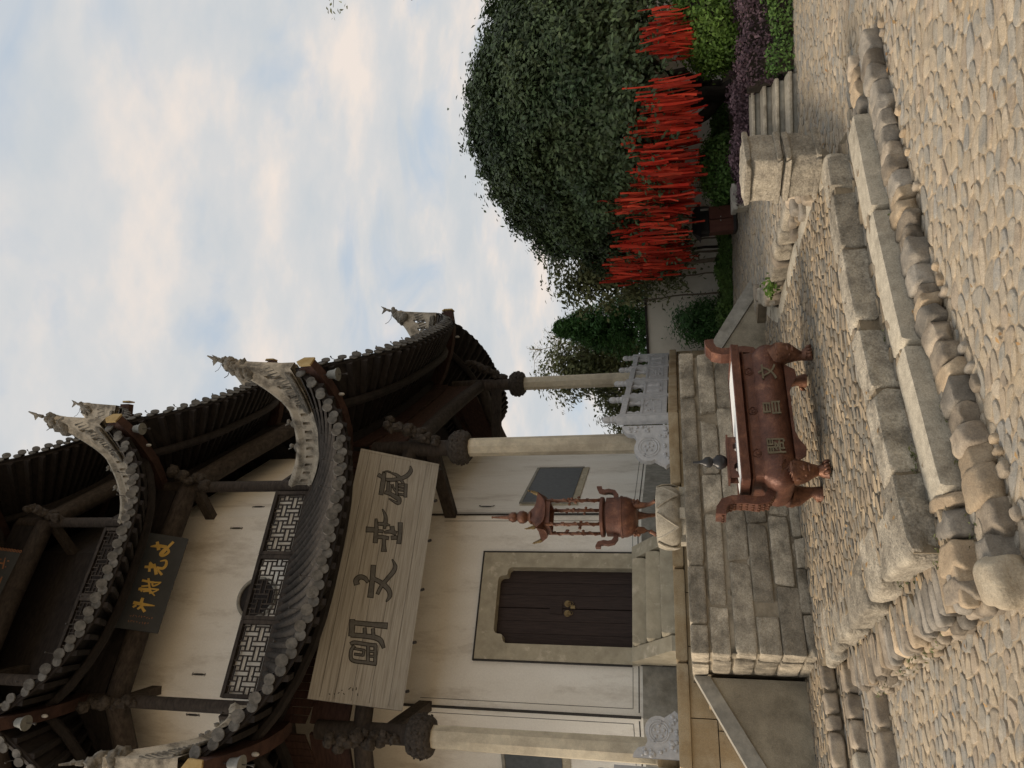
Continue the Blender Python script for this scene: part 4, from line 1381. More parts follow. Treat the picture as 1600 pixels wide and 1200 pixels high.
        for k in range(16):                    # feathers on the outer edge of the plate
            r = 0.30 * k / 16
            base2, h2, l2 = plate(r)
            for s_ in (-1, 1):
                p = base2 + UP * (h2 * 0.55) + l2 * 0.55 + side * (s_ * 0.055)
                mb.tube([p + UP * 0.02, p - UP * 0.16 + b * 0.05], [0.022, 0.010], 5)
        mb.build('feather_crest', M_horn, roof, smooth=True, sharp=70)
        tt = tip0 + UP * 0.13 + b * 0.09
        mb = MB()
        mb.tube([tt, tt + UP * 0.10 + b * 0.03, tt + UP * 0.17 + b * 0.06], [0.055, 0.035, 0.025], 7)
        q = tt + UP * 0.16 + b * 0.05
        mb.prism([q - side * 0.012, q + UP * 0.13 - b * 0.09 - side * 0.012, q + UP * 0.09 + b * 0.02 - side * 0.012, q + UP * 0.16 + b * 0.10 - side * 0.012, q + UP * 0.03 + b * 0.05 - side * 0.012], side * 0.024)
        mb.build('fish_tail', M_horn, roof, smooth=False)
        mb = MB()
        wq = [tt + UP * 0.05 - b * 0.06, tt + UP * 0.06 - b * 0.16, tt + UP * 0.12 - b * 0.24, tt + UP * 0.20 - b * 0.28]
        mb.tube(wq, 0.006, 4)
        mb.build('whisker', M_iron, roof)
        for r in (0.42, 0.62):                 # little beasts on the ridge
            base2, h2, l2 = plate(r)
            p = base2 + UP * (h2 + 0.03)
            mb = MB()
            mb.ball(p + UP * 0.05, 0.06, 7, 5, (1.2, 1, 1), .2, rng)
            mb.ball(p + UP * 0.13 + b * 0.04, 0.04, 7, 5, jit=.2, rng=rng)
            mb.tube([p + UP * 0.15, p + UP * 0.22 - b * 0.03], [0.015, 0.008], 5)
            mb.build('ridge_beast', M_horn, roof, smooth=True)
        # small white lamp under the corner
        lp = hip(0.2, -0.56)
        MB().lathe(lp, [(0.014, 0.05), (0.024, 0.04), (0.028, 0.0), (0.02, -0.03), (0.008, -0.045)][::-1], 10).build('lamp', M_white, roof, smooth=True)
        lp2 = MB().tube([hip(0.2, -0.46), hip(0.2, -0.36)], 0.01, 5)
        lp2.build('lamp_wire', M_iron, roof)

# wind bells hanging from the corner beams
BELL_AT = [(0, 1, 'wind bell under the lowest eave corner above the right end of the big board'),
           (0, 0, 'wind bell under the lowest eave corner at the left edge of the picture'),
           (1, 1, 'wind bell under the second eave corner above the blue-black board'),
           (1, 0, 'wind bell under the second eave corner at the far left')]
for ti, ci, lab in BELL_AT:
    p = rpt(TIERS[ti], ti, ci, -1.0, 0.05, -0.66)
    r = thing('wind_bell', lab, 'bell', p, group='wind bells under the eaves')
    MB().lathe((0, 0, 0), [(0.105, 0.0), (0.098, 0.02), (0.075, 0.06), (0.066, 0.13), (0.060, 0.16), (0.03, 0.185)], 14).build('bell_body', M_bell, r, local=True, smooth=True, sharp=50)
    MB().tube([(0, 0, 0.18), (0, 0, 0.27)], 0.008, 6).build('hook', M_iron, r, local=True)
    MB().tube([(0, 0, 0.05), (0, 0, -0.10), (0.0, 0, -0.16)], [0.006, 0.006, 0.02], 6).build('clapper', M_iron, r, local=True)

# ------------------------------------------------------------------ upper storeys
def lattice(i, s0, s1, o, z0, z1, nm, parent, cell=0.15, back=False):
    """timber frame with a woven lattice of real bars"""
    d, n = v3(fdir(i), 0), v3(fnor(i), 0)
    Q = lambda s, z: FP(i, s, o, z)
    f = MB()
    f.box(Q((s0 + s1) / 2, z0), d * (s1 - s0), n * 0.07, UP * 0.07)
    f.box(Q((s0 + s1) / 2, z1 - 0.06), d * (s1 - s0), n * 0.08, UP * 0.06)
    for s in (s0 + 0.03, s1 - 0.03):
        f.box(Q(s, z0 + 0.07), d * 0.06, n * 0.07, UP * (z1 - z0 - 0.13))
    fr = f.build(nm, M_wood2, parent)
    a0, a1, b0, b1 = s0 + 0.06, s1 - 0.06, z0 + 0.07, z1 - 0.06
    nx = max(2, int(round((a1 - a0) / cell)))
    nz = max(2, int(round((b1 - b0) / cell)))
    cx, cz = (a1 - a0) / nx, (b1 - b0) / nz
    bars = MB()
    w = 0.017
    for p in range(nx + 1):                    # basket weave: pairs of short bars turned at every crossing
        for q in range(nz + 1):
            for e in (-0.25, 0.25):
                if (p + q) % 2 == 0:
                    x = a0 + (p + e) * cx
                    if a0 + 0.004 < x < a1 - 0.004:
                        z_0, z_1 = max(b0, b0 + (q - 0.75) * cz), min(b1, b0 + (q + 0.75) * cz)
                        bars.box(Q(x, z_0), d * w, n * 0.03, UP * (z_1 - z_0))
                else:
                    z = b0 + (q + e) * cz
                    if b0 + 0.004 < z < b1 - 0.004:
                        x_0, x_1 = max(a0, a0 + (p - 0.75) * cx), min(a1, a0 + (p + 0.75) * cx)
                        bars.box(Q((x_0 + x_1) / 2, z - w / 2), d * (x_1 - x_0), n * 0.026, UP * w)
    bars.build('lattice', M_wood2, fr)
    if back:
        MB().box(FP(i, (s0 + s1) / 2, o - 0.055, z0 + 0.02), d * (s1 - s0 - 0.04), n * 0.02, UP * (z1 - z0 - 0.04)).build('backing_board', M_plas, fr)
    return fr


def storey(o_post, o_wall, z0, z1, zr0, zr1, wm, nm):
    root = MB()
    for i in range(8):
        a, b = oc(i, o_wall), oc(i + 1, o_wall)
        ln = (b - a).length
        root.box(v3((a + b) / 2, z0) - v3(fnor(i), 0) * 0.1, v3(fdir(i), 0) * ln, v3(fnor(i), 0) * 0.2, UP * (z1 - z0))
    w = root.build(nm, wm, pav)
    MB().prism([v3(oc(i, o_post + 0.12), zr0 - 0.14) for i in range(7, -1, -1)], (0, 0, 0.10)).build('gallery_floor', M_wood2, pav)
    for i in range(8):
        p = oc(i, o_post)
        MB().tube([v3(p, z0), v3(p, z1)], [0.10, 0.095], 12).build('timber_post', M_wood2, pav, smooth=True, sharp=40)
        a, b = oc(i, o_post), oc(i + 1, o_post)
        MB().tube([v3(a, z1 - 0.62), v3((a + b) / 2, z1 - 0.56), v3(b, z1 - 0.62)], [0.17, 0.19, 0.17], 12).build('log_beam', M_wood2, pav, smooth=True, sharp=40)
        MB().box(v3((a + b) / 2, z1 - 0.40), v3(b - a, 0), v3(fnor(i), 0) * 0.08, UP * 0.5).build('frieze_board', M_wood, pav)
        b2 = (fnor(i - 1) + fnor(i)).normalized()
        mb = MB()
        for q in range(14):
            t = q / 13
            mb.ball(v3(p + b2 * (0.1 + 0.3 * t + rng.uniform(-.03, .03)), z1 - 1.0 + 0.6 * t) + V(rng.uniform(-.05, .05), rng.uniform(-.05, .05), 0), rng.uniform(.06, .11), 7, 5, jit=.3, rng=rng)
        mb.build('carved_bracket', M_cap, pav, smooth=True, sharp=60)
        wl = oc(i, o_wall)
        MB().tube([v3(p, z1 - 0.75), v3(wl, z1 - 0.75)], 1.0, sq=(0.13, 0.18)).build('tie_beam', M_wood2, pav)
    return w


w2 = storey(-0.72, -1.42, 7.4, 10.95, 7.90, 8.55, M_plas, 'wall')
w3 = storey(-1.55, -2.35, 11.4, 14.6, 11.95, 12.55, M_wood, 'wall')
for i in (0, 1, 7):
    ln = FLEN(i)
    h = 0.72 * math.tan(PI / 8)
    e0, e1 = h + 0.12, ln - h - 0.12
    w_ = (e1 - e0)
    cuts = [e0, e0 + w_ * 0.345, e0 + w_ * 0.66, e1]
    for k in range(3):
        lattice(i, cuts[k] + 0.004, cuts[k + 1] - 0.004, -0.70, 7.88, 8.52, 'lattice_panel', pav, back=(k != 1))
    h = 1.55 * math.tan(PI / 8)
    e0, e1 = h + 0.12, ln - h - 0.12
    w_ = (e1 - e0)
    for k in range(2):
        lattice(i, e0 + w_ * k / 2 + 0.004, e0 + w_ * (k + 1) / 2 - 0.004, -1.53, 11.93, 12.52, 'lattice_panel', pav)
    # moon window in the white wall, dark inside
    if i == 0:
        c = FP(0, ln / 2 + 0.03, -1.42, 8.80)
        d, n = v3(fdir(i), 0), v3(fnor(i), 0)
        mw_ = MB()
        ring = []
        mw_.tube([c + n * 0.03 + d * (0.34 * math.cos(a)) + UP * (0.34 * math.sin(a)) for a in np.linspace(0, 2 * PI, 33)], 0.03, 8, caps=False)
        mo = mw_.build('moon_window', M_gst, w2, smooth=True)
        MB().disc(c + n * 0.004, n, 0.34, 0.012, 32).build('window_dark', M_wood, w2)
    if i in (0, 7, 1):
        d, n = v3(fdir(i), 0), v3(fnor(i), 0)
        for s, z in ((ln / 2 - 1.25, 9.5), (ln / 2 + 1.3, 9.6)):
            p = FP(i, s, -1.41, z)
            mb = MB()
            mb.tube([p - UP * 0.13, p - UP * 0.06, p + UP * 0.06, p + UP * 0.13], [0.003, 0.016, 0.016, 0.003], 6)
            for sg in (-1, 1):
                for s2 in (-1, 1):
                    mb.tube([p + UP * sg * 0.11, p + UP * sg * 0.125 + d * s2 * 0.016, p + UP * sg * 0.105 + d * s2 * 0.022], 0.004, 4)
            mb.build('wall_clamp', M_iron, w2)

# ------------------------------------------------------------------ boards hung on the pavilion
def board_frame(o_b, z_b, o_t, z_t):
    """matrix with x along the front, y up the tilted board, z out of it; origin at board foot, s = 0"""
    up = (N0 * (o_t - o_b) + UP * (z_t - z_b)).normalized()
    zz = D0.cross(up)
    m = Matrix((D0, up, zz)).transposed()
    return m, FP(0, 0, o_b, z_b)


rot, org = board_frame(-0.1, 5.37, 0.5, 6.47)
X0, X1, HB = 0.30, 3.98, 1.27
sign = thing('name_board', 'big bare timber board tilted over the door with four grey characters', 'sign board', org + rot @ V(2.14, 0, 0), rot)
XC = 2.14
ys = [0.0, 0.20, 0.46, 0.70, 0.93, 1.12, HB]
for k in range(6):
    mb = MB()
    mb.box((0, (ys[k] + ys[k + 1]) / 2, -0.05), (X1 - X0, 0, 0), (0, ys[k + 1] - ys[k] - 0.005, 0), (0, 0, 0.05 + 0.0015 * (k % 2)))
    mb.build('plank', M_sign, sign, local=True)
for x in (X0 - XC + 0.02, X1 - XC - 0.02):
    MB().box((x, HB / 2, 0.002), (0.04, 0, 0), (0, HB - 0.02, 0), (0, 0, 0.006)).build('end_batten', M_sign, sign, local=True)
for k, chs in enumerate(SIGN):
    a, b = MB(), MB()
    for j, (p, w) in enumerate(chs):
        q = [(x - XC, y) for x, y in p]
        stroke(a, q, w, -0.002, 0.0030 + 0.0001 * j, 0.009)
        stroke(b, q, [max(x - 0.006, 0.004) for x in w], -0.002, 0.0052 + 0.0001 * j, 0.0)
    a.build('character_outline', M_inkd, sign, local=True)
    b.build('character', M_ink, sign, local=True)
mb = MB()                                     # small illegible signature
for k in range(9):
    x, y = 0.42 - XC + rng.uniform(-.04, .06), 0.98 - 0.045 * k + rng.uniform(-.01, .01)
    stroke(mb, [(x, y), (x + rng.uniform(-.03, .04), y + rng.uniform(-.03, .03))], [0.012, 0.008], 0.0015, 0.006)
mb.build('signature_marks', M_inkd, sign, local=True)
for x in (0.55, 1.2, 1.95, 2.7, 3.35, 3.9):
    MB().tube([(x - XC, -0.01, -0.02), (x - XC, -0.035, 0.03)], 0.022, 8).build('peg', M_iron, sign, local=True)
for x in (0.8, 3.4):
    MB().tube([(x - XC, HB * 0.9, -0.05), (x - XC, HB * 0.9 + 0.1, -0.5)], 0.02, 6).build('hanger', M_iron, sign, local=True)

rot, org = board_frame(-0.68, 9.99, -0.36, 10.64)
XC = 2.13
b2_ = thing('dark_board', 'blue-black lacquered board with gold brush characters under the second eave', 'sign board', org + rot @ V(XC, -0.02, 0), rot)
MB().box((0, 0.36, -0.04), (1.60, 0, 0), (0, 0.73, 0), (0, 0, 0.05)).build('board', M_navy, b2_, local=True)
for chs in GOLD:
    a = MB()
    for j, (p, w) in enumerate(chs):
        stroke(a, [(x - XC, y + 0.02) for x, y in p], w, 0.009, 0.016 + 0.0002 * j, 0.002)
    a.build('character', M_gold, b2_, local=True)
mb = MB()
for col_, n_ in ((1.545, 9), (1.452, 8)):
    for k in range(n_):
        x, y = col_ - XC, 0.48 - 0.042 * k
        for q in range(3):
            stroke(mb, [(x + rng.uniform(-.018, .018), y + rng.uniform(-.014, .014)), (x + rng.uniform(-.018, .018), y + rng.uniform(-.014, .014))], [0.007, 0.005], 0.009, 0.0145 + 0.0003 * q)
mb.build('small_inscription', M_orng, b2_, local=True)['kind'] = 'stuff'
for x in (-0.6, 0.6):
    MB().tube([(x, 0.70, -0.04), (x, 0.74, -0.24)], 0.015, 6).build('hanger', M_iron, b2_, local=True)

rot, org = board_frame(-1.45, 13.99, -1.15, 14.7)
XC = 2.13
b3_ = thing('framed_board', 'dark board with carved gold border at the very top of the pavilion', 'sign board', org + rot @ V(XC, 0, 0), rot)
MB().box((0, 0.42, -0.04), (1.62, 0, 0), (0, 0.84, 0), (0, 0, 0.05)).build('board', M_navy, b3_, local=True)
mb = MB()
k = 0
for x in np.arange(-0.79, 0.80, 0.055):
    for y in (0.03, 0.81):
        mb.tube([(x + 0.024 * math.cos(a), y + 0.02 * math.sin(a), 0.016) for a in np.linspace(0, 2 * PI, 8)], 0.008, 4)
for y in np.arange(0.08, 0.78, 0.055):
    for x in (-0.79, 0.79):
        mb.tube([(x + 0.024 * math.cos(a), y + 0.02 * math.sin(a), 0.016) for a in np.linspace(0, 2 * PI, 8)], 0.008, 4)
mb.build('carved_border', M_orng, b3_, local=True)
a = MB()
for j, (p, w) in enumerate(THIRD):
    stroke(a, [(x - XC, y + 0.03) for x, y in p], w, 0.009, 0.016 + 0.0002 * j)
a.build('character', M_orng, b3_, local=True)

# ------------------------------------------------------------------ balustrade
def finial(mb, c, z):
    mb.lathe(v3(c, z), [(0.052, 0.0), (0.056, 0.02), (0.044, 0.035), (0.054, 0.055), (0.056, 0.08), (0.044, 0.095), (0.05, 0.11), (0.056, 0.15), (0.050, 0.19), (0.03, 0.215), (0.008, 0.225)], 12)


def balustrade(i, sa, sb, npan, o, label):
    d, n = v3(fdir(i), 0), v3(fnor(i), 0)
    root = thing('balustrade', label, 'balustrade', FP(i, (sa + sb) / 2, o, PZ1))
    for k in range(npan + 1):
        s = sa + (sb - sa) * k / npan
        p = FP(i, s, o, PZ1 + 0.004)
        post = MB().box(p, d * 0.135, n * 0.135, UP * 0.76).build('post', M_bal, root)
        mb = MB()
        finial(mb, V(p.x, p.y), PZ1 + 0.76)
        mb.build('finial', M_bal, post, smooth=True, sharp=50)
    for k in range(npan):
        s0 = sa + (sb - sa) * k / npan + 0.07
        s1 = sa + (sb - sa) * (k + 1) / npan - 0.07
        w = s1 - s0
        mid = (s0 + s1) / 2
        MB().box(FP(i, mid, o, PZ1 + 0.64), d * w, n * 0.10, UP * 0.09).build('handrail', M_bal, root)
        MB().box(FP(i, mid, o, PZ1 + 0.03), d * w, n * 0.11, UP * 0.07).build('bottom_rail', M_bal, root)
        pan = MB().box(FP(i, mid, o, PZ1 + 0.10), d * w, n * 0.07, UP * 0.33).build('panel', M_bal, root)
        mb = MB()
        for f in (0.22, 0.78):
            mb.lathe(FP(i, s0 + w * f, o, PZ1 + 0.43), [(0.030, 0.0), (0.045, 0.04), (0.022, 0.09), (0.042, 0.15), (0.03, 0.21)], 10)
        mb.build('vase_support', M_bal, root, smooth=True, sharp=50)
        mb = MB()                              # carved relief
        rr = random.Random(k * 7 + i)
        for sg in (1, -1):
            q0 = FP(i, mid, o + sg * 0.026, PZ1 + 0.26)
            for (sx, sz, dx, dz) in ((0, 0.13, w * .86, 0.018), (0, -0.15, w * .86, 0.018), (-w * .43, -0.15, 0.018, 0.30), (w * .43, -0.15, 0.018, 0.30)):
                mb.box(q0 + d * sx + UP * sz, d * dx, n * 0.034, UP * dz)
            if k % 2:
                for cx in (-0.2, 0.2):
                    mb.lathe(q0 + d * cx * w + UP * -0.11, [(0.05, 0), (0.065, 0.03), (0.03, 0.10), (0.055, 0.15), (0.02, 0.22)], 10)
            else:
                for q in range(26):
                    mb.ball(q0 + d * rr.uniform(-.36, .36) * w + UP * rr.uniform(-.12, .11), rr.uniform(.014, .032), 6, 4, (1, 1, .7), .3, rr)
        mb.build('relief', M_bal, pan, smooth=True, sharp=60)
    return root


balustrade(1, -0.14, FLEN(1) + 0.14, 4, 0.42, 'pale carved stone balustrade on the pavilion edge right of the door')
balustrade(7, 0.2, FLEN(7) - 0.0, 3, 0.42, 'pale carved stone balustrade at the left edge beside the left column')


def drum_stone(s_post, sgn, label, sc=1.0):
    """carved drum-shaped end stone standing along the front edge"""
    root = thing('drum_stone', label, 'carved stone', FP(0, s_post + sgn * 0.3, 0.40, PZ1))
    Q = lambda s, z: FP(0, s_post + sgn * s * sc, 0.46, PZ1 + 0.004 + z * sc)
    out = [(0.0, 0.0), (0.62, 0.0), (0.66, 0.05), (0.62, 0.10), (0.60, 0.14)]
    for k in range(9):                         # drum
        a = -0.5 + 2.6 * k / 8
        out.append((0.38 + 0.20 * math.cos(a), 0.30 + 0.20 * math.sin(a)))
    out += [(0.22, 0.46), (0.15, 0.50), (0.13, 0.60), (0.06, 0.66), (0.0, 0.68)]
    body = MB().prism([Q(*p) for p in out], N0 * -0.12).build('slab', M_bal, root)
    for sg, o_ in ((1, 0.0), (-1, -0.12)):
        mb = MB()
        c = Q(0.36, 0.29) + N0 * o_
        for r_ in (0.155 * sc, 0.12 * sc):
            mb.tube([c + D0 * (r_ * math.cos(a)) + UP * (r_ * math.sin(a)) for a in np.linspace(0, 2 * PI, 25)], 0.011, 5)
        for q in range(5):
            a = 2 * PI * q / 5
            mb.ball(c + D0 * (0.06 * math.cos(a)) + UP * (0.06 * math.sin(a)), 0.022, 6, 4)
        mb.ball(c, 0.02, 6, 4)
        for q in range(16):
            mb.ball(Q(rng.uniform(.04, .60), rng.uniform(.02, .12)) + N0 * o_, rng.uniform(.015, .03), 6, 4)
        for q in range(12):
            mb.ball(Q(rng.uniform(.02, .12), rng.uniform(.2, .6)) + N0 * o_, rng.uniform(.015, .03), 6, 4)
        mb.build('relief', M_bal, body, smooth=True, sharp=60)
    return root


drum_stone(FLEN(0) + 0.05, -1, 'pale carved drum stone beside the right front column')
drum_stone(-0.12, 1, 'pale carved drum stone beside the left front column', 0.78)

# ------------------------------------------------------------------ large rectangular incense burner
BZ = 0.362
Mrot = Matrix((D0, -N0, UP)).transposed()
burner = thing('incense_burner', 'large rectangular copper-brown incense burner on four lion legs', 'incense burner', (-0.464, 7.14, BZ), Mrot)


def rrect(hx, hy, rad, z, n=6):
    pts = []
    for cx, cy, a0 in ((hx - rad, hy - rad, 0), (-hx + rad, hy - rad, PI / 2), (-hx + rad, -hy + rad, PI), (hx - rad, -hy + rad, 1.5 * PI)):
        for k in range(n + 1):
            a = a0 + PI / 2 * k / n
            pts.append(V(cx + rad * math.cos(a), cy + rad * math.sin(a), z))
    return pts


def loft(mb, rings, cap0=True, cap1=True):
    m = len(rings[0])
    vs = [p for r in rings for p in r]
    fs = []
    for i in range(len(rings) - 1):
        for k in range(m):
            fs.append((i * m + k, i * m + (k + 1) % m, (i + 1) * m + (k + 1) % m, (i + 1) * m + k))
    if cap0:
        fs.append(tuple(reversed(range(m))))
    if cap1:
        fs.append(tuple(range((len(rings) - 1) * m, len(rings) * m)))
    return mb.add(vs, fs)


prof_b = [(.235, .56, .15, .10), (.25, .63, .20, .10), (.285, .69, .25, .08), (.33, .715, .28, .08), (.385, .722, .29, .08), (.44, .712, .282, .08), (.485, .685, .268, .08), (.51, .655, .255, .08), (.522, .642, .246, .05)]
body = loft(MB(), [rrect(hx, hy, r, z) for z, hx, hy, r in prof_b]).build('bowl', M_copper, burner, local=True, smooth=True, sharp=50)
loft(MB(), [rrect(.640, .244, .03, .5225), rrect(.636, .240, .03, .60)]).build('neck', M_copper, burner, local=True, smooth=True, sharp=40)
loft(MB(), [rrect(.655, .26, .03, .601), rrect(.66, .265, .03, .612), rrect(.645, .25, .03, .624)]).build('moulding', M_copper, burner, local=True, smooth=True, sharp=40)
mb = MB()
loft(mb, [rrect(.64, .245, .03, .625), rrect(.70, .305, .03, .640), rrect(.705, .31, .03, .705), rrect(.70, .305, .03, .712), rrect(.66, .265, .02, .712), rrect(.65, .255, .02, .645)], True, False)
mb.build('rim', M_copper, burner, local=True, smooth=True, sharp=35)
loft(MB(), [rrect(.653, .258, .02, .64), rrect(.653, .258, .02, .695), rrect(.52, .14, .05, .716)]).build('ash_bed', M_ash, burner, local=True)
# lion legs
for sx in (-1, 1):
    for sy in (-1, 1):
        cx, cy = sx * 0.585, sy * 0.205
        pth = [(cx, cy, 0.33), (cx + sx * .02, cy + sy * .03, 0.27), (cx + sx * .02, cy + sy * .035, 0.20), (cx + sx * .005, cy + sy * .02, 0.13), (cx, cy + sy * .012, 0.085), (cx + sx * .005, cy + sy * .02, 0.05), (cx + sx * .01, cy + sy * .03, 0.0)]
        mb = MB().tube(pth, [0.12, 0.115, 0.095, 0.06, 0.045, 0.058, 0.07], 12)
        leg = mb.build('leg', M_copp2, burner, local=True, smooth=True, sharp=60)
        mb = MB()
        fx, fy = cx + sx * .02, cy + sy * .125
        for bx, bz, r, sc_ in ((-.042, .272, .022, (1.5, .8, .7)), (.042, .272, .022, (1.5, .8, .7)), (-.04, .248, .013, (1, 1, 1)), (.04, .248, .013, (1, 1, 1)), (0, .235, .024, (.9, 1, 1.6)), (0, .212, .026, (1.3, 1, .8)), (-.04, .198, .026, (1.3, .8, .8)), (.04, .198, .026, (1.3, .8, .8)), (0, .17, .024, (1.5, .9, .6)), (-.085, .262, .02, (.8, 1, 1.6)), (.085, .262, .02, (.8, 1, 1.6)), (0, .305, .03, (2.4, .7, .6))):
            mb.ball((fx + bx, fy - sy * (0.012 + abs(bx) * .5), bz), r, 8, 6, sc_)
        mb.build('lion_face', M_copp2, leg, local=True, smooth=True)
        mb = MB()
        for bx in (-.045, -.015, .015, .045):
            mb.tube([(cx + bx, cy + sy * .05, 0.045), (cx + bx * 1.1, cy + sy * .085, 0.03), (cx + bx * 1.1, cy + sy * .10, 0.004)], [0.016, 0.019, 0.012], 7)
        mb.build('paw', M_copp2, leg, local=True, smooth=True)
# apron under the bowl
for sy in (-1, 1):
    mb = MB()
    poly = [(-.5, .25), (-.44, .16), (-.36, .15), (-.28, .20), (-.2, .225), (.2, .225), (.28, .20), (.36, .15), (.44, .16), (.5, .25)]
    mb.prism([V(x, sy * 0.20, z) for x, z in poly], (0, sy * 0.02, 0))
    mb.build('apron', M_copper, burner, local=True)
# S handles
for sx in (-1, 1):
    for sy in (-1, 1):
        pth = []
        for t in np.linspace(0, 1, 14):
            x = 0.63 + 0.11 * math.sin(min(t * 1.25, 1) * PI / 2) + (0.12 * max(0, t - .72) / .28)
            z = 0.50 + 0.40 * t ** 0.9
            pth.append((sx * x, sy * 0.15 * (1 - 0), z))
        if sy == 1:
            mb = MB()
            ph = [V(sx * (0.60 + 0.0), 0, 0.44), V(sx * 0.70, 0, 0.455), V(sx * 0.775, 0, 0.50), V(sx * 0.79, 0, 0.58), V(sx * 0.775, 0, 0.68), V(sx * 0.775, 0, 0.78), V(sx * 0.80, 0, 0.85), V(sx * 0.86, 0, 0.885), V(sx * 0.915, 0, 0.89)]
            mb.tube(ph, [1, 1, 1, 1, 1, 1, 1.05, 1.1, 1.15], sq=(0.075, 0.16), up=(0, 1, 0))
            h = mb.build('handle', M_copper, burner, local=True)
            # fret strip on the handle's outer face
            mb = MB()
            for q in range(14):
                k = q / 14 * 7
                i0 = int(k); f = k - i0
                p = ph[1 + i0].lerp(ph[min(2 + i0, 8)], f) if 1 + i0 < 8 else ph[8]
                for yy in (-0.05, 0.0, 0.05):
                    mb.ball(p + V(sx * 0.040, yy, -0.012), 0.014, 5, 4)
            mb.build('fret', M_copp2, h, local=True)
# swirl medallions on the neck
for x in (-0.42, 0.0, 0.42):
    for sy in (-1, 1):
        mb = MB()
        c = V(x, sy * 0.246, 0.562)
        mb.tube([c + V(0.036 * math.cos(a), 0, 0.034 * math.sin(a)) for a in np.linspace(0, 2 * PI, 20)], 0.005, 5)
        mb.tube([c + V((0.004 + 0.004 * a) * math.cos(a), 0, (0.004 + 0.004 * a) * math.sin(a)) for a in np.linspace(0, 6, 20)], 0.004, 5)
        mb.build('medallion', M_copper, burner, local=True, smooth=True)


def glyph(ch, size, depth, m, parent, loc, rotm, name='character', bold=0.0):
    cu = bpy.data.curves.new(name, 'FONT')
    cu.body = ch
    cu.size = size
    cu.extrude = depth
    cu.offset = bold
    cu.align_x = 'CENTER'; cu.align_y = 'CENTER'
    tmp = bpy.data.objects.new('tmp_glyph', cu)
    C.objects.link(tmp)
    dg = bpy.context.evaluated_depsgraph_get()
    me = bpy.data.meshes.new_from_object(tmp.evaluated_get(dg))
    bpy.data.objects.remove(tmp)
    me.materials.clear()
    me.materials.append(m)
    mm = rotm.to_4x4(); mm.translation = Vector(loc)
    me.transform(mm)
    me.name = name
    ob = bpy.data.objects.new(name, me)
    C.objects.link(ob)
    ob.parent = parent
    return ob


FRONT = Matrix(((1, 0, 0), (0, 0, -1), (0, 1, 0)))     # text standing up, facing local -y
for ch, x in (('閣', -0.38), ('昌', 0.0), ('文', 0.38)):
    glyph(ch, 0.165, 0.008, M_bronze, burner, (x, -0.290, 0.395), FRONT, bold=0.0015)
for sx in (-1, 1):                                      # embossed key band at the ends of the bowl
    mb = MB()
    for q in range(9):
        a = -0.9 + 1.8 * q / 8
        for dx in (0.56, 0.60):
            mb.ball((sx * dx, -0.27 * math.cos(a * .7) - 0.012, 0.385 + 0.115 * math.sin(a)), 0.012, 5, 4)
    mb.build('embossed_band', M_copp2, burner, local=True)

rack = thing('candle_rack', 'small copper rack with black gourd ornament on the large burner', 'candle rack', (-0.464, 7.14, BZ) if False else Vector((-0.464, 7.14, BZ)) + D0 * -0.36 + UP * 0.700, Mrot)
mb = MB()
poly = [(-.20, 0), (-.15, 0)] + [(-.15 + .05 + .05 * math.cos(PI - a), .05 * math.sin(a) + .0) for a in np.linspace(0, PI, 7)][1:] + [(0.05, 0)] + [(.10 + .05 * math.cos(PI - a), .05 * math.sin(a)) for a in np.linspace(0, PI, 7)] + [(.20, 0), (.20, .085), (-.20, .085)]
for yy in (-0.06, 0.06):
    mb.prism([V(x, yy, z) for x, z in poly], (0, 0.008, 0))
mb.build('arched_side', M_copper, rack, local=True)
MB().box((0, 0.004, 0.086), (0.44, 0, 0), (0, 0.15, 0), (0, 0, 0.016)).build('tray', M_copper, rack, local=True)
MB().lathe((-0.02, 0.0, 0.102), [(0.03, 0), (0.05, 0.015), (0.068, 0.05), (0.064, 0.085), (0.035, 0.115), (0.03, 0.125), (0.05, 0.15), (0.045, 0.19), (0.022, 0.215), (0.012, 0.25), (0.010, 0.30)], 16).build('gourd', M_blk, rack, local=True, smooth=True, sharp=60)

# ------------------------------------------------------------------ small pagoda-shaped burner on its carved pedestal
pc = WP(1.62, -0.33, 1.552)
ped = thing('carved_pedestal', 'round carved stone pedestal with draped cloth pattern at the terrace edge', 'pedestal', pc)
MB().lathe((0, 0, 0), [(0.27, 0.0), (0.27, 0.045), (0.30, 0.06), (0.34, 0.10), (0.362, 0.16), (0.362, 0.24), (0.35, 0.30), (0.32, 0.325), (0.27, 0.330)], 20).build('drum', M_slab, ped, local=True, smooth=True, sharp=50)
for k in range(6):
    a = 2 * PI * k / 6 + 0.4
    rr_ = 0.40
    tri = []
    for da, z in ((-0.42, 0.322), (0.42, 0.322), (0.0, 0.07)):
        tri.append((a + da, z))
    mb = MB()
    N_ = 8
    rows = []
    for r_i in range(N_ + 1):
        f = r_i / N_
        z = 0.315 - 0.24 * f
        hw = 0.44 * (1 - f)
        rad = 0.369 + 0.004 - 0.02 * max(0, (z - .25) / .07) * 1.0 - 0.015 * max(0, (.13 - z) / .07)
        rows.append([V(math.cos(a + t * hw) * rad, math.sin(a + t * hw) * rad, z) for t in (-1, -.5, 0, .5, 1)])
    mb.grid(rows)
    mb.tube([rows[r_i][0] for r_i in range(N_ + 1)] + [rows[r_i][4] for r_i in range(N_, -1, -1)], 0.011, 5)
    mb.build('cloth_relief', M_slab, ped, local=True, smooth=True, sharp=50)
for k in range(5):
    a = 2 * PI * k / 5
    MB().box((0.26 * math.cos(a), 0.26 * math.sin(a), -0.0), (0.16 * math.cos(a), 0.16 * math.sin(a), 0), (-0.12 * math.sin(a), 0.12 * math.cos(a), 0), (0, 0, 0.06)).build('foot', M_slab, ped, local=True)

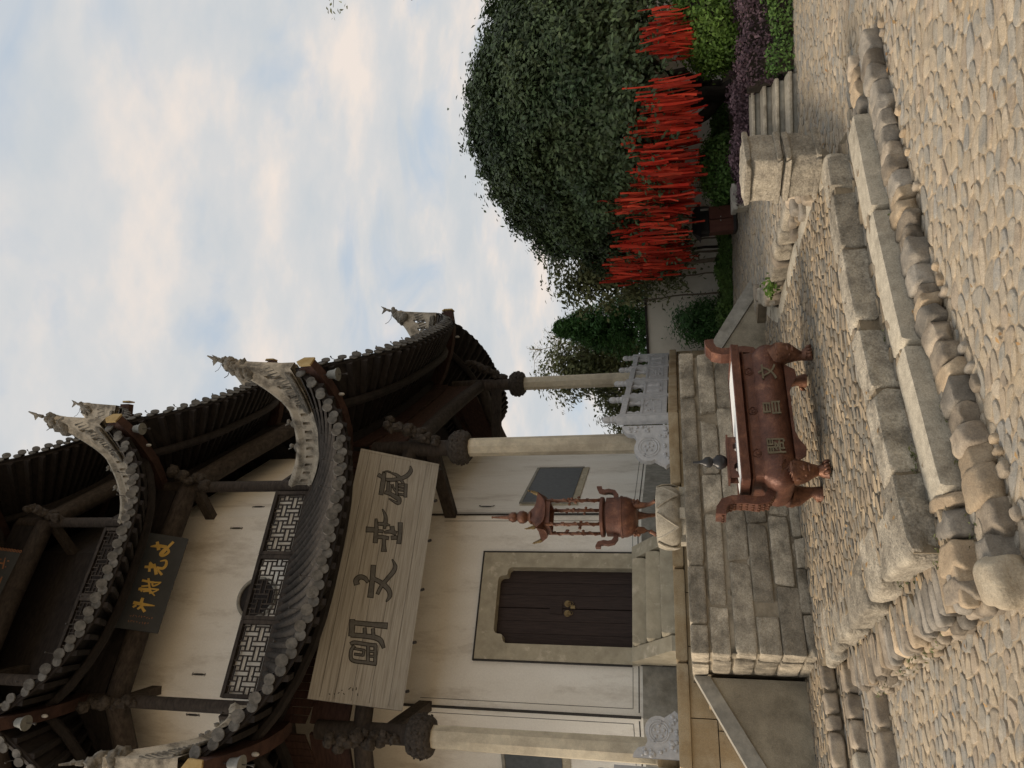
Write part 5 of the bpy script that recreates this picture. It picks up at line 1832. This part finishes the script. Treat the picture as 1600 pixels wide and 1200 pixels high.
sb = thing('pagoda_burner', 'small tripod copper incense burner with tall pagoda top beside the door steps', 'incense burner', pc + UP * 0.333, Mrot @ Matrix.Diagonal((0.88, 0.88, 1.0)))
LZ = [(0.0, 0.24)]
for k in range(3):
    a = -PI / 2 + 2 * PI * k / 3 + 0.55
    ca, sa = math.cos(a), math.sin(a)
    pth = [(ca * .15, sa * .15, .30), (ca * .20, sa * .20, .22), (ca * .19, sa * .19, .14), (ca * .205, sa * .205, .07), (ca * .235, sa * .235, .03), (ca * .255, sa * .255, 0.0)]
    leg = MB().tube(pth, [.055, .062, .04, .028, .024, .03], 9).build('leg', M_copp2, sb, local=True, smooth=True, sharp=60)
    mb = MB()
    for bx, bz, r in ((-.025, .25, .018), (.025, .25, .018), (0, .225, .02), (0, .195, .016), (-.03, .205, .014), (.03, .205, .014)):
        mb.ball((ca * .255 - sa * bx, sa * .255 + ca * bx, bz), r, 7, 5)
    mb.build('lion_face', M_copp2, leg, local=True, smooth=True)
MB().lathe((0, 0, 0), [(0.10, .215), (0.19, .235), (.245, .28), (.272, .34), (.276, .385), (.285, .39), (.285, .41), (.270, .415), (.262, .50), (.262, .575), (.20, .575), (.20, .60), (.262, .605), (.272, .615), (.272, .645), (.255, .65), (.2, .65)], 24).build('bowl', M_copper, sb, local=True, smooth=True, sharp=40)
for sx in (-1, 1):
    pth = [V(sx * x, 0, z) for x, z in ((.25, .47), (.31, .47), (.36, .50), (.375, .56), (.365, .61), (.38, .66), (.42, .675), (.44, .675))]
    MB().tube(pth, [1, 1, 1, 1, 1, 1, 1.05, 1.1], sq=(0.055, 0.075), up=(0, 1, 0)).build('handle', M_copper, sb, local=True)
for sx in (-1, 1):
    for sy in (-1, 1):
        mb = MB()
        x, y = sx * .17, sy * .17
        mb.tube([(x, y, .645), (x, y, 1.30)], .021, 10)
        for q in range(44):
            a = q * 0.62
            mb.ball((x + .021 * math.cos(a), y + .021 * math.sin(a), .66 + .63 * q / 44), .012, 6, 4, jit=.3, rng=rng)
        for q in range(5):
            mb.ball((x + rng.uniform(-.05, .05), y + rng.uniform(-.05, .05), rng.uniform(.85, 1.1)), .02, 6, 4)
        mb.build('dragon_pillar', M_copp2, sb, local=True, smooth=True)
mb = MB()
for sx, sy in ((1, 0), (-1, 0), (0, 1), (0, -1)):
    mb.box((sx * .17, sy * .17, 1.25), (.34 if sy else .03, 0, 0), (0, .34 if sx else .03, 0), (0, 0, .075))
mb.build('top_frame', M_copper, sb, local=True)
# pagoda roof with upturned corners
mb = MB()
rings = []
for f, hw, z in ((0, .235, 1.315), (.25, .195, 1.345), (.5, .145, 1.39), (.75, .10, 1.445), (1, .075, 1.50)):
    ring = []
    for k in range(32):
        a = 2 * PI * k / 32 + PI / 4
        c_, s_ = math.cos(a), math.sin(a)
        m_ = max(abs(c_), abs(s_))
        x, y = c_ / m_ * hw, s_ / m_ * hw
        cn = min(abs(x), abs(y)) / hw
        sc = 1 + 0.12 * cn ** 4 * (1 - f)
        ring.append(V(x * sc, y * sc, z + 0.10 * cn ** 4 * (1 - f) ** 1.5))
    rings.append(ring)
loft(mb, [[p - UP * 0.02 for p in rings[0]]] + rings)
roof_s = mb.build('roof', M_copper, sb, local=True, smooth=True, sharp=45)
for sx in (-1, 1):
    for sy in (-1, 1):
        mb = MB()
        for q in range(9):
            t = q / 8
            mb.ball((sx * (.245 + .03 * t), sy * (.245 + .03 * t), 1.41 + .08 * t + rng.uniform(-.012, .012)), .026 * (1 - .5 * t), 6, 5, jit=.3, rng=rng)
        mb.tube([(sx * .275, sy * .275, 1.49), (sx * .28, sy * .28, 1.52)], [.008, .004], 4)
        mb.build('corner_beast', M_brass, roof_s, local=True, smooth=True)
MB().lathe((0, 0, 0), [(.085, 1.485), (.10, 1.50), (.085, 1.52), (.055, 1.535), (.045, 1.55), (.07, 1.56), (.09, 1.60), (.085, 1.645), (.045, 1.675), (.04, 1.68), (.065, 1.70), (.072, 1.735), (.05, 1.775), (.028, 1.79), (.026, 1.82), (.020, 1.90), (.012, 1.98), (.018, 1.99), (.014, 2.0)], 16).build('gourd_finial', M_copp2, sb, local=True, smooth=True, sharp=60)

# ------------------------------------------------------------------ carved stone pedestal on the platform corner
cp = thing('carved_block', 'weathered carved stone base of two stacked blocks at the platform corner', 'carved stone', (1.74, 6.62, 0.352))
a1 = V(0.50, 0.40, 0).normalized(); a2 = V(-0.40, 0.50, 0).normalized()
for z, h, w, sd_ in ((0.352, 0.30, 0.40, 31), (0.655, 0.31, 0.42, 32)):
    blk = stone(MB(), (1.74, 6.62, z + h / 2), a1 * w, a2 * w, (0, 0, h), sd_, 0.05, 10, 10, 6).build('block', M_block, cp, smooth=True, sharp=40)
    for sg, ax, ay in ((-1, a1, a2), (-1, a2, a1)):
        c = V(1.74, 6.62, z + h / 2) + ax * (sg * w * 0.485)
        stone(MB(), c + UP * (-h * .40), ay * w * .94, ax * 0.05, (0, 0, 0.045), sd_ + 5, 0.1, 8, 5).build('ledge', M_block, blk, smooth=True, sharp=50)
        stone(MB(), c + UP * (h * .38), ay * w * .94, ax * 0.05, (0, 0, 0.05), sd_ + 6, 0.1, 8, 5).build('ledge', M_block, blk, smooth=True, sharp=50)

# ------------------------------------------------------------------ garden steps, bin, planter block
gs = thing('garden_steps', 'four stone steps rising to the garden beside the purple hedge', 'steps', (3.16, 9.7, 0.0))
gd = V(math.cos(-0.17), math.sin(-0.17), 0); gn = V(-gd.y, gd.x, 0)
for k in range(4):
    c = V(3.2, 9.62, 0) + gn * (0.33 * k + 0.2)
    h = 0.112
    stone(MB(), c + UP * (h * (k + 0.5) - 0.03), gd * 0.86, gn * 0.38, (0, 0, h - 0.042), 50 + k, 0.012, 18, 4).build('riser_stone', M_gst, gs, smooth=True, sharp=40)
    stone(MB(), c + UP * (h * (k + 1) - 0.024) - gn * 0.02, gd * 0.92, gn * 0.40, (0, 0, 0.045), 60 + k, 0.008, 18, 4).build('tread', M_slab, gs, smooth=True, sharp=40)
    if k:
        MB().box(c - UP * 0.05, gd * 0.80, gn * 0.3, UP * (h * k)).build('step_core', M_gst, gs)

bx = thing('litter_bin', 'dark brown litter bin with black pitched roof in the yard', 'bin', (2.72, 13.6, YZ + 0.004), Matrix.Diagonal((1.08, 1.08, 1.0)))
MB().box((0, 0, 0.02), (0.42, 0, 0), (0, 0.36, 0), (0, 0, 0.05)).build('plinth', M_iron, bx, local=True)
for s in (-1, 1):
    c_ = MB().box((s * 0.105, 0, 0.07), (0.20, 0, 0), (0, 0.34, 0), (0, 0, 0.40)).build('container', M_binw, bx, local=True)
    MB().box((s * 0.105, -0.174, 0.10), (0.17, 0, 0), (0, 0.01, 0), (0, 0, 0.34)).build('door', M_binw, c_, local=True)
    MB().ball((s * 0.03, -0.183, 0.28), 0.009, 6, 4).build('knob', M_white, c_, local=True)
for x in (-0.2, 0.2):
    for y in (-0.15, 0.15):
        MB().box((x, y, 0.47), (0.025, 0, 0), (0, 0.025, 0), (0, 0, 0.16)).build('roof_post', M_iron, bx, local=True)
MB().box((0, 0.15, 0.47), (0.40, 0, 0), (0, 0.012, 0), (0, 0, 0.15)).build('back_panel', M_iron, bx, local=True)
mb = MB()
loft(mb, [[V(-.30, -.25, .62), V(.30, -.25, .62), V(.30, .25, .62), V(-.30, .25, .62)], [V(-.27, -.22, .645), V(.27, -.22, .645), V(.27, .22, .645), V(-.27, .22, .645)], [V(-.17, -.04, .76), V(.17, -.04, .76), V(.17, .04, .76), V(-.17, .04, .76)]])
mb.build('roof', M_blk, bx, local=True)

pb = thing('kerb_pier', 'low pale stone pier beside the litter bin', 'stone pier', (2.62, 11.6, YZ))
MB().box((2.62, 11.6, YZ), (0.34, 0, 0), (0, 0.34, 0), (0, 0, 0.16)).build('pier', M_slab, pb)
MB().box((2.62, 11.6, YZ + 0.16), (0.38, 0, 0), (0, 0.38, 0), (0, 0, 0.07)).build('cap', M_gst, pb)

# ------------------------------------------------------------------ garden: raised bed, yard wall, hedges, trees
bed = struct(MB().prism([(2.55, 10.95, -0.06), (3.7, 10.85, -0.06), (3.8, 10.7, -0.06), (9.5, 9.95, -0.06), (12, 20, -0.06), (3.4, 19.5, -0.06), (3.0, 12.6, -0.06)], (0, 0, 0.46)).build('garden_bed', M_dry))
tag(bed, 'dry grass bed under the ribbon tree')
yw = thing('yard_wall', 'pale plastered yard wall behind the ribbon tree', 'wall', (5.0, 16.6, YZ))
A_, B_ = V(-0.2, 17.6, 0), V(10.0, 15.2, 0)
d_ = (B_ - A_).normalized(); n_ = V(d_.y, -d_.x, 0)
MB().box((A_ + B_) / 2 + UP * 0.3, (B_ - A_), n_ * 0.22, UP * 1.9).build('wall_face', M_yard, yw)
mb = MB()
for k in range(40):
    p = A_.lerp(B_, (k + .5) / 40) + UP * 2.20
    mb.box(p, d_ * ((B_ - A_).length / 40 - 0.01), n_ * 0.36, UP * 0.05)
mb.build('coping', M_tile, yw)


def blob_pts(n, c, rad, shell=0.55, seed=0, lump=0.16, flat=None):
    """random points in the outer shell of a lumpy ellipsoid -> positions, outward normals"""
    r = np.random.default_rng(seed)
    d = r.normal(0, 1, (n, 3)); d /= np.linalg.norm(d, axis=1)[:, None]
    if flat is not None:
        d[:, 2] = np.where(d[:, 2] < flat, -d[:, 2] * r.uniform(0, 1, n), d[:, 2])
        d /= np.linalg.norm(d, axis=1)[:, None]
    ph = r.uniform(0, 6.28, (6, 3))
    f = np.zeros(n)
    for q in range(6):
        w = r.normal(0, 1, 3) * (3 + 2.2 * q)
        f += np.sin(d @ w + ph[q, 0]) / (1 + 0.55 * q)
    f = 1 + lump * f * 0.5
    rr = f * (1 - shell * r.uniform(0, 1, n) ** 1.8)
    return np.array(c) + d * np.array(rad) * rr[:, None], d


def clump_pts(n_cl, per, c, rad, seed, sig=0.16, shell=0.45, lump=0.16, flat=None):
    P, D = blob_pts(n_cl, c, rad, shell, seed, lump, flat)
    r = np.random.default_rng(seed + 1)
    pp = np.repeat(P, per, 0) + r.normal(0, sig, (n_cl * per, 3))
    dd = np.repeat(D, per, 0) + np.array((0, 0, 0.5))
    return pp, dd


def trunk(mb, base, top, r0, r1, wob, seed, n=8):
    r = random.Random(seed)
    pts = []
    for k in range(n + 1):
        t = k / n
        p = Vector(base).lerp(Vector(top), t)
        if 0 < k < n:
            p += V(r.uniform(-wob, wob), r.uniform(-wob, wob), 0)
        pts.append(p)
    mb.tube(pts, [r0 + (r1 - r0) * k / n for k in range(n + 1)], 10)
    return pts


# the big round tree with ribbons
TX, TY = 5.0, 13.9
tree = thing('ribbon_tree', 'large round dark green tree hung with red ribbons', 'tree', (TX, TY, 0.40))
mb = MB()
base = (TX + 0.15, TY, 0.36)
trunk(mb, base, (TX - 0.35, TY - .1, 2.4), 0.17, 0.10, 0.05, 1)
trunk(mb, (TX + 0.12, TY, 0.42), (TX - 1.3, TY + .2, 2.3), 0.12, 0.06, 0.06, 2)
trunk(mb, (TX + 0.18, TY, 0.6), (TX + 0.9, TY - .2, 2.3), 0.13, 0.06, 0.06, 3)
trunk(mb, (TX + 0.2, TY, 0.6), (TX + 0.4, TY + .5, 3.2), 0.12, 0.06, 0.06, 4)
for k in range(14):
    a = k * 0.9
    trunk(mb, (TX + 0.5 * math.cos(a), TY + 0.5 * math.sin(a), 1.9), (TX + 2.2 * math.cos(a), TY + 2.2 * math.sin(a), 2.6 + 1.2 * (k % 3) / 2), 0.055, 0.015, 0.1, 20 + k)
mb.build('trunk', M_bark, tree, smooth=True)
# dome-shaped crown
P, D = clump_pts(4600, 40, (TX, TY, 2.45), (2.88, 2.83, 2.85), 7, sig=0.085, shell=0.16, lump=0.09, flat=-0.12)
zb = 1.75 - 0.22 * (P[:, 0] - TX) / 2.9 - 0.25 * np.clip((P[:, 0] - TX + 0.4) / 1.5, 0, 1)
P[:, 2] = np.where(P[:, 2] < zb, zb + (P[:, 2] - zb) * 0.4, P[:, 2])
P2, D2 = clump_pts(900, 14, (TX, TY, 2.9), (2.2, 2.2, 2.2), 17, sig=0.2, shell=0.9, lump=0.1, flat=-0.3)
# skirts of foliage drooping between the ribbons
r3 = np.random.default_rng(8)
aa = r3.uniform(0, 2 * PI, 620); q3 = 2.3 + 0.75 * r3.uniform(0, 1, 620)
sk = np.stack([TX + q3 * np.cos(aa), TY + q3 * np.sin(aa), 1.45 + 0.85 * r3.uniform(0, 1, 620) ** 0.7], 1)
P3 = np.repeat(sk, 22, 0) + r3.normal(0, .12, (620 * 22, 3)); D3 = np.repeat(np.stack([np.cos(aa), np.sin(aa), 0 * aa + .5], 1), 22, 0)
MB().ball((TX, TY, 3.25), 1.0, 24, 14, (2.2, 2.15, 1.45), .05, random.Random(2)).build('inner_foliage', M_leaf, tree)
leaf_mesh('crown', np.vstack((P, P2, P3)), np.vstack((D, D2, D3)), 0.095, M_leaf, tree, nprng, aspect=0.48)

# ribbons: uncountable mass of red strips round the lower edge
rb = MB()
rr = random.Random(3)
for cl in range(150):
    a = rr.uniform(0, 2 * PI)
    if cl < 105:
        a = rr.uniform(2.5, 5.3)              # most hang on the side that faces the yard
    lat = math.sin(4.36 - a)
    right, left = max(0.0, -lat), max(0.0, lat)
    if right > 0.08 and rr.random() < 0.68:
        continue
    rad0 = rr.uniform(1.6, 2.8) if rr.random() < .35 else rr.uniform(2.72, 3.08)
    zhi, zlo = 2.05 + 0.75 * left - 0.5 * right, 1.08 + 0.60 * left ** 2
    ztop = zlo + (zhi - zlo) * rr.uniform(0.38, 1.0)
    drop = min(rr.uniform(0.35, 0.9) * (1 - 0.35 * right), ztop - zlo + 0.12)
    for k in range(rr.randint(8, 34)):
        aa_ = a + rr.gauss(0, 0.045)
        rad = rad0 + rr.gauss(0, 0.10)
        x, y = TX + rad * math.cos(aa_), TY + rad * math.sin(aa_)
        zt = ztop + rr.gauss(0, 0.13)
        ln_ = max(0.16, drop * rr.uniform(0.4, 1.25))
        ln_ = min(ln_, max(0.15, zt - 0.98 - 0.25 * rr.random()))
        w = rr.uniform(0.010, 0.024)
        an = rr.uniform(0, PI)
        dx, dy = math.cos(an) * w, math.sin(an) * w
        sx, sy = rr.gauss(0, .035), rr.gauss(0, .035)
        m_ = 5
        vs = []
        tw = rr.uniform(-1.6, 1.6)
        wv = rr.uniform(0, 6)
        for j in range(m_ + 1):
            t = j / m_
            ox, oy = sx * t * t + 0.007 * math.sin(wv + 5 * t), sy * t * t + 0.007 * math.cos(wv * 1.7 + 4 * t)
            ca, sa = math.cos(tw * t), math.sin(tw * t)
            ex, ey = dx * ca - dy * sa, dx * sa + dy * ca
            vs += [(x + ox - ex, y + oy - ey, zt - ln_ * t), (x + ox + ex, y + oy + ey, zt - ln_ * t)]
        rb.add(vs, [(2 * j, 2 * j + 1, 2 * j + 3, 2 * j + 2) for j in range(m_)])
ribbons = rb.build('red_ribbons', M_ribbon)
tag(ribbons, 'dense mass of red prayer ribbons hanging under the round tree', 'ribbons', kind='stuff')


def leafy_tree(name, label, x, y, z0, c, rad, n_cl, per, m_, size, seed, tr=0.05, sig=0.14, shell=0.8, cat='tree', lump=0.35, aspect=0.5, bark=None, group=None):
    r = thing(name, label, cat, (x, y, z0), group=group)
    mb = MB()
    pts = trunk(mb, (x, y, z0), (c[0], c[1], c[2] + rad[2] * 0.4), tr, tr * 0.3, tr * 0.8, seed)
    q = random.Random(seed)
    for k in range(9):
        s = pts[3 + k % 5]
        e = V(c[0] + q.uniform(-.8, .8) * rad[0], c[1] + q.uniform(-.8, .8) * rad[1], c[2] + q.uniform(-.3, .8) * rad[2])
        mb.tube([s, (s + e) / 2 + V(0, 0, .08), e], [tr * .45, tr * .3, tr * .12], 6)
    mb.build('trunk', bark or M_bark2, r, smooth=True)
    P, D = clump_pts(n_cl, per, c, rad, seed, sig=sig, shell=shell, lump=lump)
    leaf_mesh('crown', P, D, size, m_, r, nprng, aspect=aspect)
    return r


leafy_tree('broadleaf_tree', 'loose olive-green tree left of the ribbon tree', 2.35, 15.6, YZ, (2.35, 15.6, 2.95), (0.85, 0.8, 1.15), 330, 22, M_leaf2, 0.12, 41)
leafy_tree('broadleaf_tree', 'small olive shrub tree against the yard wall beside the ribbons', 2.6, 15.9, YZ, (2.5, 15.8, 1.75), (0.75, 0.5, 0.55), 120, 16, M_leaf2, 0.11, 43, tr=0.03)
leafy_tree('broadleaf_tree', 'olive-leaved tree behind the distant column above the balustrade', 0.45, 20.5, YZ, (0.45, 20.5, 3.8), (0.95, 0.9, 1.55), 420, 24, M_leaf2, 0.13, 45)
leafy_tree('broadleaf_tree', 'olive-leaved tree low behind the first balustrade post', -0.75, 20.8, YZ, (-0.75, 20.8, 2.6), (0.85, 0.8, 1.35), 330, 22, M_leaf2, 0.12, 47)

# dark conifer with drooping sprays
cf = thing('conifer', 'dark green conifer with feathery sprays behind the balustrade', 'tree', (1.35, 18.6, YZ))
mb = MB()
trunk(mb, (1.35, 18.6, YZ), (1.35, 18.6, 4.6), 0.09, 0.015, 0.02, 5)
mb.build('trunk', M_bark, cf, smooth=True)
r_ = np.random.default_rng(21)
PP, DD = [], []
for k in range(560):
    h = r_.uniform(0, 1) ** 0.9
    a = r_.uniform(0, 2 * PI)
    L_ = (1 - h) * 1.45 + 0.15
    z = 0.8 + h * 3.75
    m_ = 60
    t = r_.uniform(0.15, 1, m_)
    px = 1.35 + np.cos(a) * L_ * t
    py = 18.6 + np.sin(a) * L_ * t
    pz = z + 0.35 * L_ * t - 0.1 * t * t
    PP.append(np.stack([px, py, pz], 1) + r_.normal(0, 0.045 + 0.03 * (1 - h), (m_, 3)))
    DD.append(np.tile(np.array([np.cos(a) * .3, np.sin(a) * .3, 1.0]), (m_, 1)))
leaf_mesh('crown', np.vstack(PP), np.vstack(DD), 0.11, M_fir, cf, nprng, aspect=0.28)
cf2 = thing('conifer', 'low dark conifer bush beside the end of the balustrade', 'shrub', (1.15, 16.4, YZ))
P, D = clump_pts(200, 26, (1.15, 16.4, 1.05), (0.45, 0.45, 0.6), 51, sig=0.09, shell=0.8)
MB().tube([(1.15, 16.4, YZ), (1.15, 16.4, 1.2)], 0.03, 6).build('trunk', M_bark, cf2)
leaf_mesh('crown', P, D, 0.09, M_fir, cf2, nprng, aspect=0.3)

# thin feathery tree far behind
ft = thing('feathery_tree', 'thin pale feathery tree against the sky beyond the conifer', 'tree', (1.9, 24.0, YZ))
mb = MB()
pts = trunk(mb, (1.9, 24.0, YZ), (1.1, 24.0, 5.9), 0.05, 0.01, 0.05, 9)
q = random.Random(9)
tips = []
for k in range(34):
    s = pts[q.randint(4, 8)]
    e = s + V(q.uniform(-1.0, 1.0), q.uniform(-.4, .4), q.uniform(-.1, .7))
    mb.tube([s, (s + e) / 2 + V(0, 0, .12), e], [0.010, 0.007, 0.004], 4)
    for j in range(7):
        tips.append(s.lerp(e, q.uniform(.4, 1)))
mb.build('trunk', M_bark2, ft)
T_ = np.array([[p.x, p.y, p.z] for p in tips])
leaf_mesh('crown', np.repeat(T_, 4, 0) + nprng.normal(0, .07, (len(T_) * 4, 3)), np.tile(np.array([0, 0, 1.0]), (len(T_) * 4, 1)), 0.07, M_leaf2, ft, nprng, aspect=0.25)

# saplings along the yard wall
for k, (x, y, r0, lab) in enumerate(((1.75, 16.2, .022, 'slender sapling before the yard wall nearest the conifer'), (2.15, 16.1, .018, 'second slender sapling from the conifer before the yard wall'), (2.62, 15.9, .030, 'third and stoutest sapling from the conifer before the yard wall'), (2.86, 16.0, .016, 'fourth sapling from the conifer before the yard wall'), (3.2, 15.8, .022, 'fifth sapling from the conifer before the yard wall'), (3.42, 15.8, .016, 'sapling before the yard wall just left of the bin'), (3.8, 15.7, .018, 'sapling before the yard wall behind the bin'), (4.1, 15.6, .016, 'sapling before the yard wall right of the bin'))):
    t_ = thing('sapling', lab, 'sapling', (x, y, YZ), group='saplings along the yard wall')
    mb = MB()
    p_ = trunk(mb, (x, y, YZ), (x + rr.uniform(-.12, .25), y, 2.3), r0, r0 * .6, .02, 60 + k)
    for j in range(4):
        s = p_[5 + j % 3]
        mb.tube([s, s + V(rr.uniform(-.3, .3), rr.uniform(-.15, .15), rr.uniform(.1, .4))], [r0 * .4, r0 * .15], 5)
    mb.build('trunk', M_bark2 if k != 2 else M_bark, t_, smooth=True)
    P, D = clump_pts(16, 12, (x + .05, y, 2.3), (.3, .25, .3), 70 + k, sig=.1, shell=.9)
    leaf_mesh('crown', P, D, 0.09, M_leaf2, t_, nprng)


def hedge(name, label, poly_line, w, z0, z1, n, m_, size, seed, kind_leaf=0.5):
    """trimmed hedge along a line: leaves through its outer volume over a dark twig core"""
    A = [V(*p) for p in poly_line]
    r = np.random.default_rng(seed)
    root = thing(name, label, 'hedge', (A[0].x, A[0].y, z0))
    seg = [(A[i], A[i + 1]) for i in range(len(A) - 1)]
    tot = sum((b - a).length for a, b in seg)
    PP, DD = [], []
    core = MB()
    for a, b in seg:
        l = (b - a).length
        d = (b - a) / l
        nn = V(-d.y, d.x)
        core.box(((a + b) / 2).to_3d() + UP * z0, d.to_3d() * l, nn.to_3d() * (w - 0.14), UP * (z1 - z0 - 0.10))
        m = int(n * l / tot)
        s = r.uniform(0, l, m); t = r.uniform(-1, 1, m); h = r.uniform(0, 1, m)
        f = r.integers(0, 3, m)
        t = np.where(f == 0, -1 + np.abs(r.normal(0, .08, m)), np.where(f == 1, 1 - np.abs(r.normal(0, .08, m)), t))
        h = np.where(f == 2, 1 - np.abs(r.normal(0, .07, m)), h)
        bump = 0.05 * np.sin(s * 7 + seed) + 0.04 * np.sin(s * 17.3 + t * 3)
        z = z0 + (z1 - z0 + bump) * h
        px = a.x + d.x * s + nn.x * t * (w / 2 + bump * .5); py = a.y + d.y * s + nn.y * t * (w / 2 + bump * .5)
        PP.append(np.stack([px, py, z], 1) + r.normal(0, .025, (m, 3)))
        nd = np.stack([nn.x * t, nn.y * t, (h > .85) * 1.0 + .3], 1)
        DD.append(nd)
    core.build('twig_core', M_bark, root)
    leaf_mesh('foliage', np.vstack(PP), np.vstack(DD), size, m_, root, nprng, aspect=0.55)
    return root


hedge('hedge', 'purple-leaved trimmed hedge in front of the garden beside the steps', [(3.75, 10.30), (9.0, 9.55)], 0.62, 0.0, 0.60, 15000, M_purp, 0.05, 81)
hedge('hedge', 'low green hedge strip at the foot of the purple hedge', [(3.75, 9.86), (9.0, 9.10)], 0.26, 0.0, 0.26, 7000, M_grn, 0.05, 83)
hedge('hedge', 'purple-leaved hedge continuing behind the garden steps', [(2.5, 11.35), (4.1, 11.1)], 0.5, 0.38, 0.62, 6500, M_purp, 0.05, 85)
hedge('hedge', 'green border hedge along the far side of the yard', [(0.9, 15.7), (3.1, 15.0)], 0.4, YZ, 0.68, 7000, M_grn, 0.06, 87)
hedge('hedge', 'shaggy green border behind the litter bin', [(3.1, 15.2), (5.2, 14.7)], 0.4, YZ, 0.68, 5000, M_grn, 0.06, 89)


def bush(name, label, c, rad, n, m_, size, seed):
    r = thing(name, label, 'bush', (c[0], c[1], c[2] - rad[2] * 0.9))
    mb = MB()
    for k in range(5):
        a = k * 1.25
        mb.tube([(c[0], c[1], c[2] - rad[2]), (c[0] + rad[0] * .5 * math.cos(a), c[1] + rad[1] * .5 * math.sin(a), c[2] + rad[2] * .3)], [.03, .01], 6)
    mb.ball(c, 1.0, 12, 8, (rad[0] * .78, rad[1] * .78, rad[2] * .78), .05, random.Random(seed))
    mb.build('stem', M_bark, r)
    P, D = clump_pts(n, 14, c, rad, seed, sig=0.055, shell=0.22, lump=0.10)
    leaf_mesh('crown', P, D, size, m_, r, nprng, aspect=0.55)
    return r


bush('round_bush', 'bright green clipped round bush behind the purple hedge', (5.42, 11.4, 0.85), (0.95, 0.8, 0.55), 1500, M_bush, 0.06, 91)
bush('round_bush', 'dark green round bush between the litter bin and the steps', (3.35, 12.6, 0.74), (0.50, 0.42, 0.36), 600, M_grn, 0.06, 93)
bush('round_bush', 'shaggy green shrub under the tree beyond the dark round bush', (4.2, 15.0, 0.60), (0.6, 0.4, 0.22), 380, M_grn, 0.07, 95)

# branch tips of a tree standing outside the picture to the right
ob_ = thing('leaning_tree', 'leafy branch tips and bare twigs reaching in at the upper right', 'tree', (11.8, 15.5, 0.0))
mb = MB()
pts = trunk(mb, (11.8, 15.5, 0.0), (10.85, 15.3, 8.1), 0.16, 0.04, 0.06, 12)
q = random.Random(12)
tips = []
for k in range(60):
    s = pts[q.randint(4, 8)]
    e = s + V(q.uniform(-2.6, 1.2), q.uniform(-1, 1), q.uniform(-1.0, .8))
    mb.tube([s, (s + e) / 2 + V(0, 0, .2), e], [0.022, 0.012, 0.005], 5)
    if k % 2 == 0:
        for j in range(10):
            tips.append(s.lerp(e, q.uniform(.5, 1)))
mb.build('trunk', M_bark, ob_, smooth=True)
T_ = np.array([[p.x, p.y, p.z] for p in tips])
leaf_mesh('crown', np.repeat(T_, 8, 0) + nprng.normal(0, .12, (len(T_) * 8, 3)), np.tile(np.array([0, 0, 1.0]), (len(T_) * 8, 1)), 0.12, M_leaf2, ob_, nprng)

# a weed in the platform's far joint
wd = thing('weed', 'small bright green weed growing from the platform joint', 'plant', (0.98, 9.0, 0.40))
MB().tube([(0.98, 9.0, 0.38), (0.98, 9.0, 0.46)], 0.008, 5).build('stem', M_grn, wd)
P, D = clump_pts(14, 7, (0.98, 8.98, 0.50), (0.12, 0.1, 0.07), 97, sig=.03, shell=.9)
leaf_mesh('leaves', P, D, 0.06, M_bush, wd, nprng)

# dry leaves and bits of grit lying about the paving
lv = np.random.default_rng(33)
n_l = 260
lx = lv.uniform(-2.6, 4.2, n_l); ly = lv.uniform(3.5, 9.0, n_l)
zz_ = np.array([0.37 if in_poly(x, y, TOP) else (0.225 if in_poly(x, y, MID) else (0.12 if in_poly(x, y, LOW) else 0.022)) for x, y in zip(lx, ly)])
ok_ = np.array([not in_poly(x, y, YARD) for x, y in zip(lx, ly)])
PL = np.stack([lx, ly, zz_], 1)[ok_]
ll = leaf_mesh('fallen_leaves', PL, np.tile(np.array([0, 0, 3.0]), (len(PL), 1)), 0.045, mat('dry_leaf', (0.20, 0.11, 0.05), (0.36, 0.24, 0.11), 3, 0.8, 0, var=0.4), None, lv, aspect=0.5)
tag(ll, 'dry leaves and bits scattered over the cobbles', 'fallen leaves', kind='stuff')
# weeds in the joints of the kerb
mw_ = []
for k in range(26):
    ln0 = rr.choice((K_FRONT, S_FRONT, S_LEFT, K_LEFT))
    i0 = rr.randrange(len(ln0) - 1)
    t = rr.random()
    x, y = ln0[i0][0] * (1 - t) + ln0[i0 + 1][0] * t, ln0[i0][1] * (1 - t) + ln0[i0 + 1][1] * t
    zb_ = 0.21 if ln0 in (K_FRONT, K_LEFT) else 0.10
    for j in range(14):
        mw_.append((x + rr.gauss(0, .05), y - 0.02 + rr.gauss(0, .02), zb_ + abs(rr.gauss(0, .018))))
MW = np.array(mw_)
ws_ = leaf_mesh('joint_moss', MW, np.tile(np.array([0, 0, 1.0]), (len(MW), 1)), 0.03, M_leaf2, None, lv, aspect=0.4)
tag(ws_, 'moss and tiny weeds in the kerb joints', 'moss', kind='stuff')
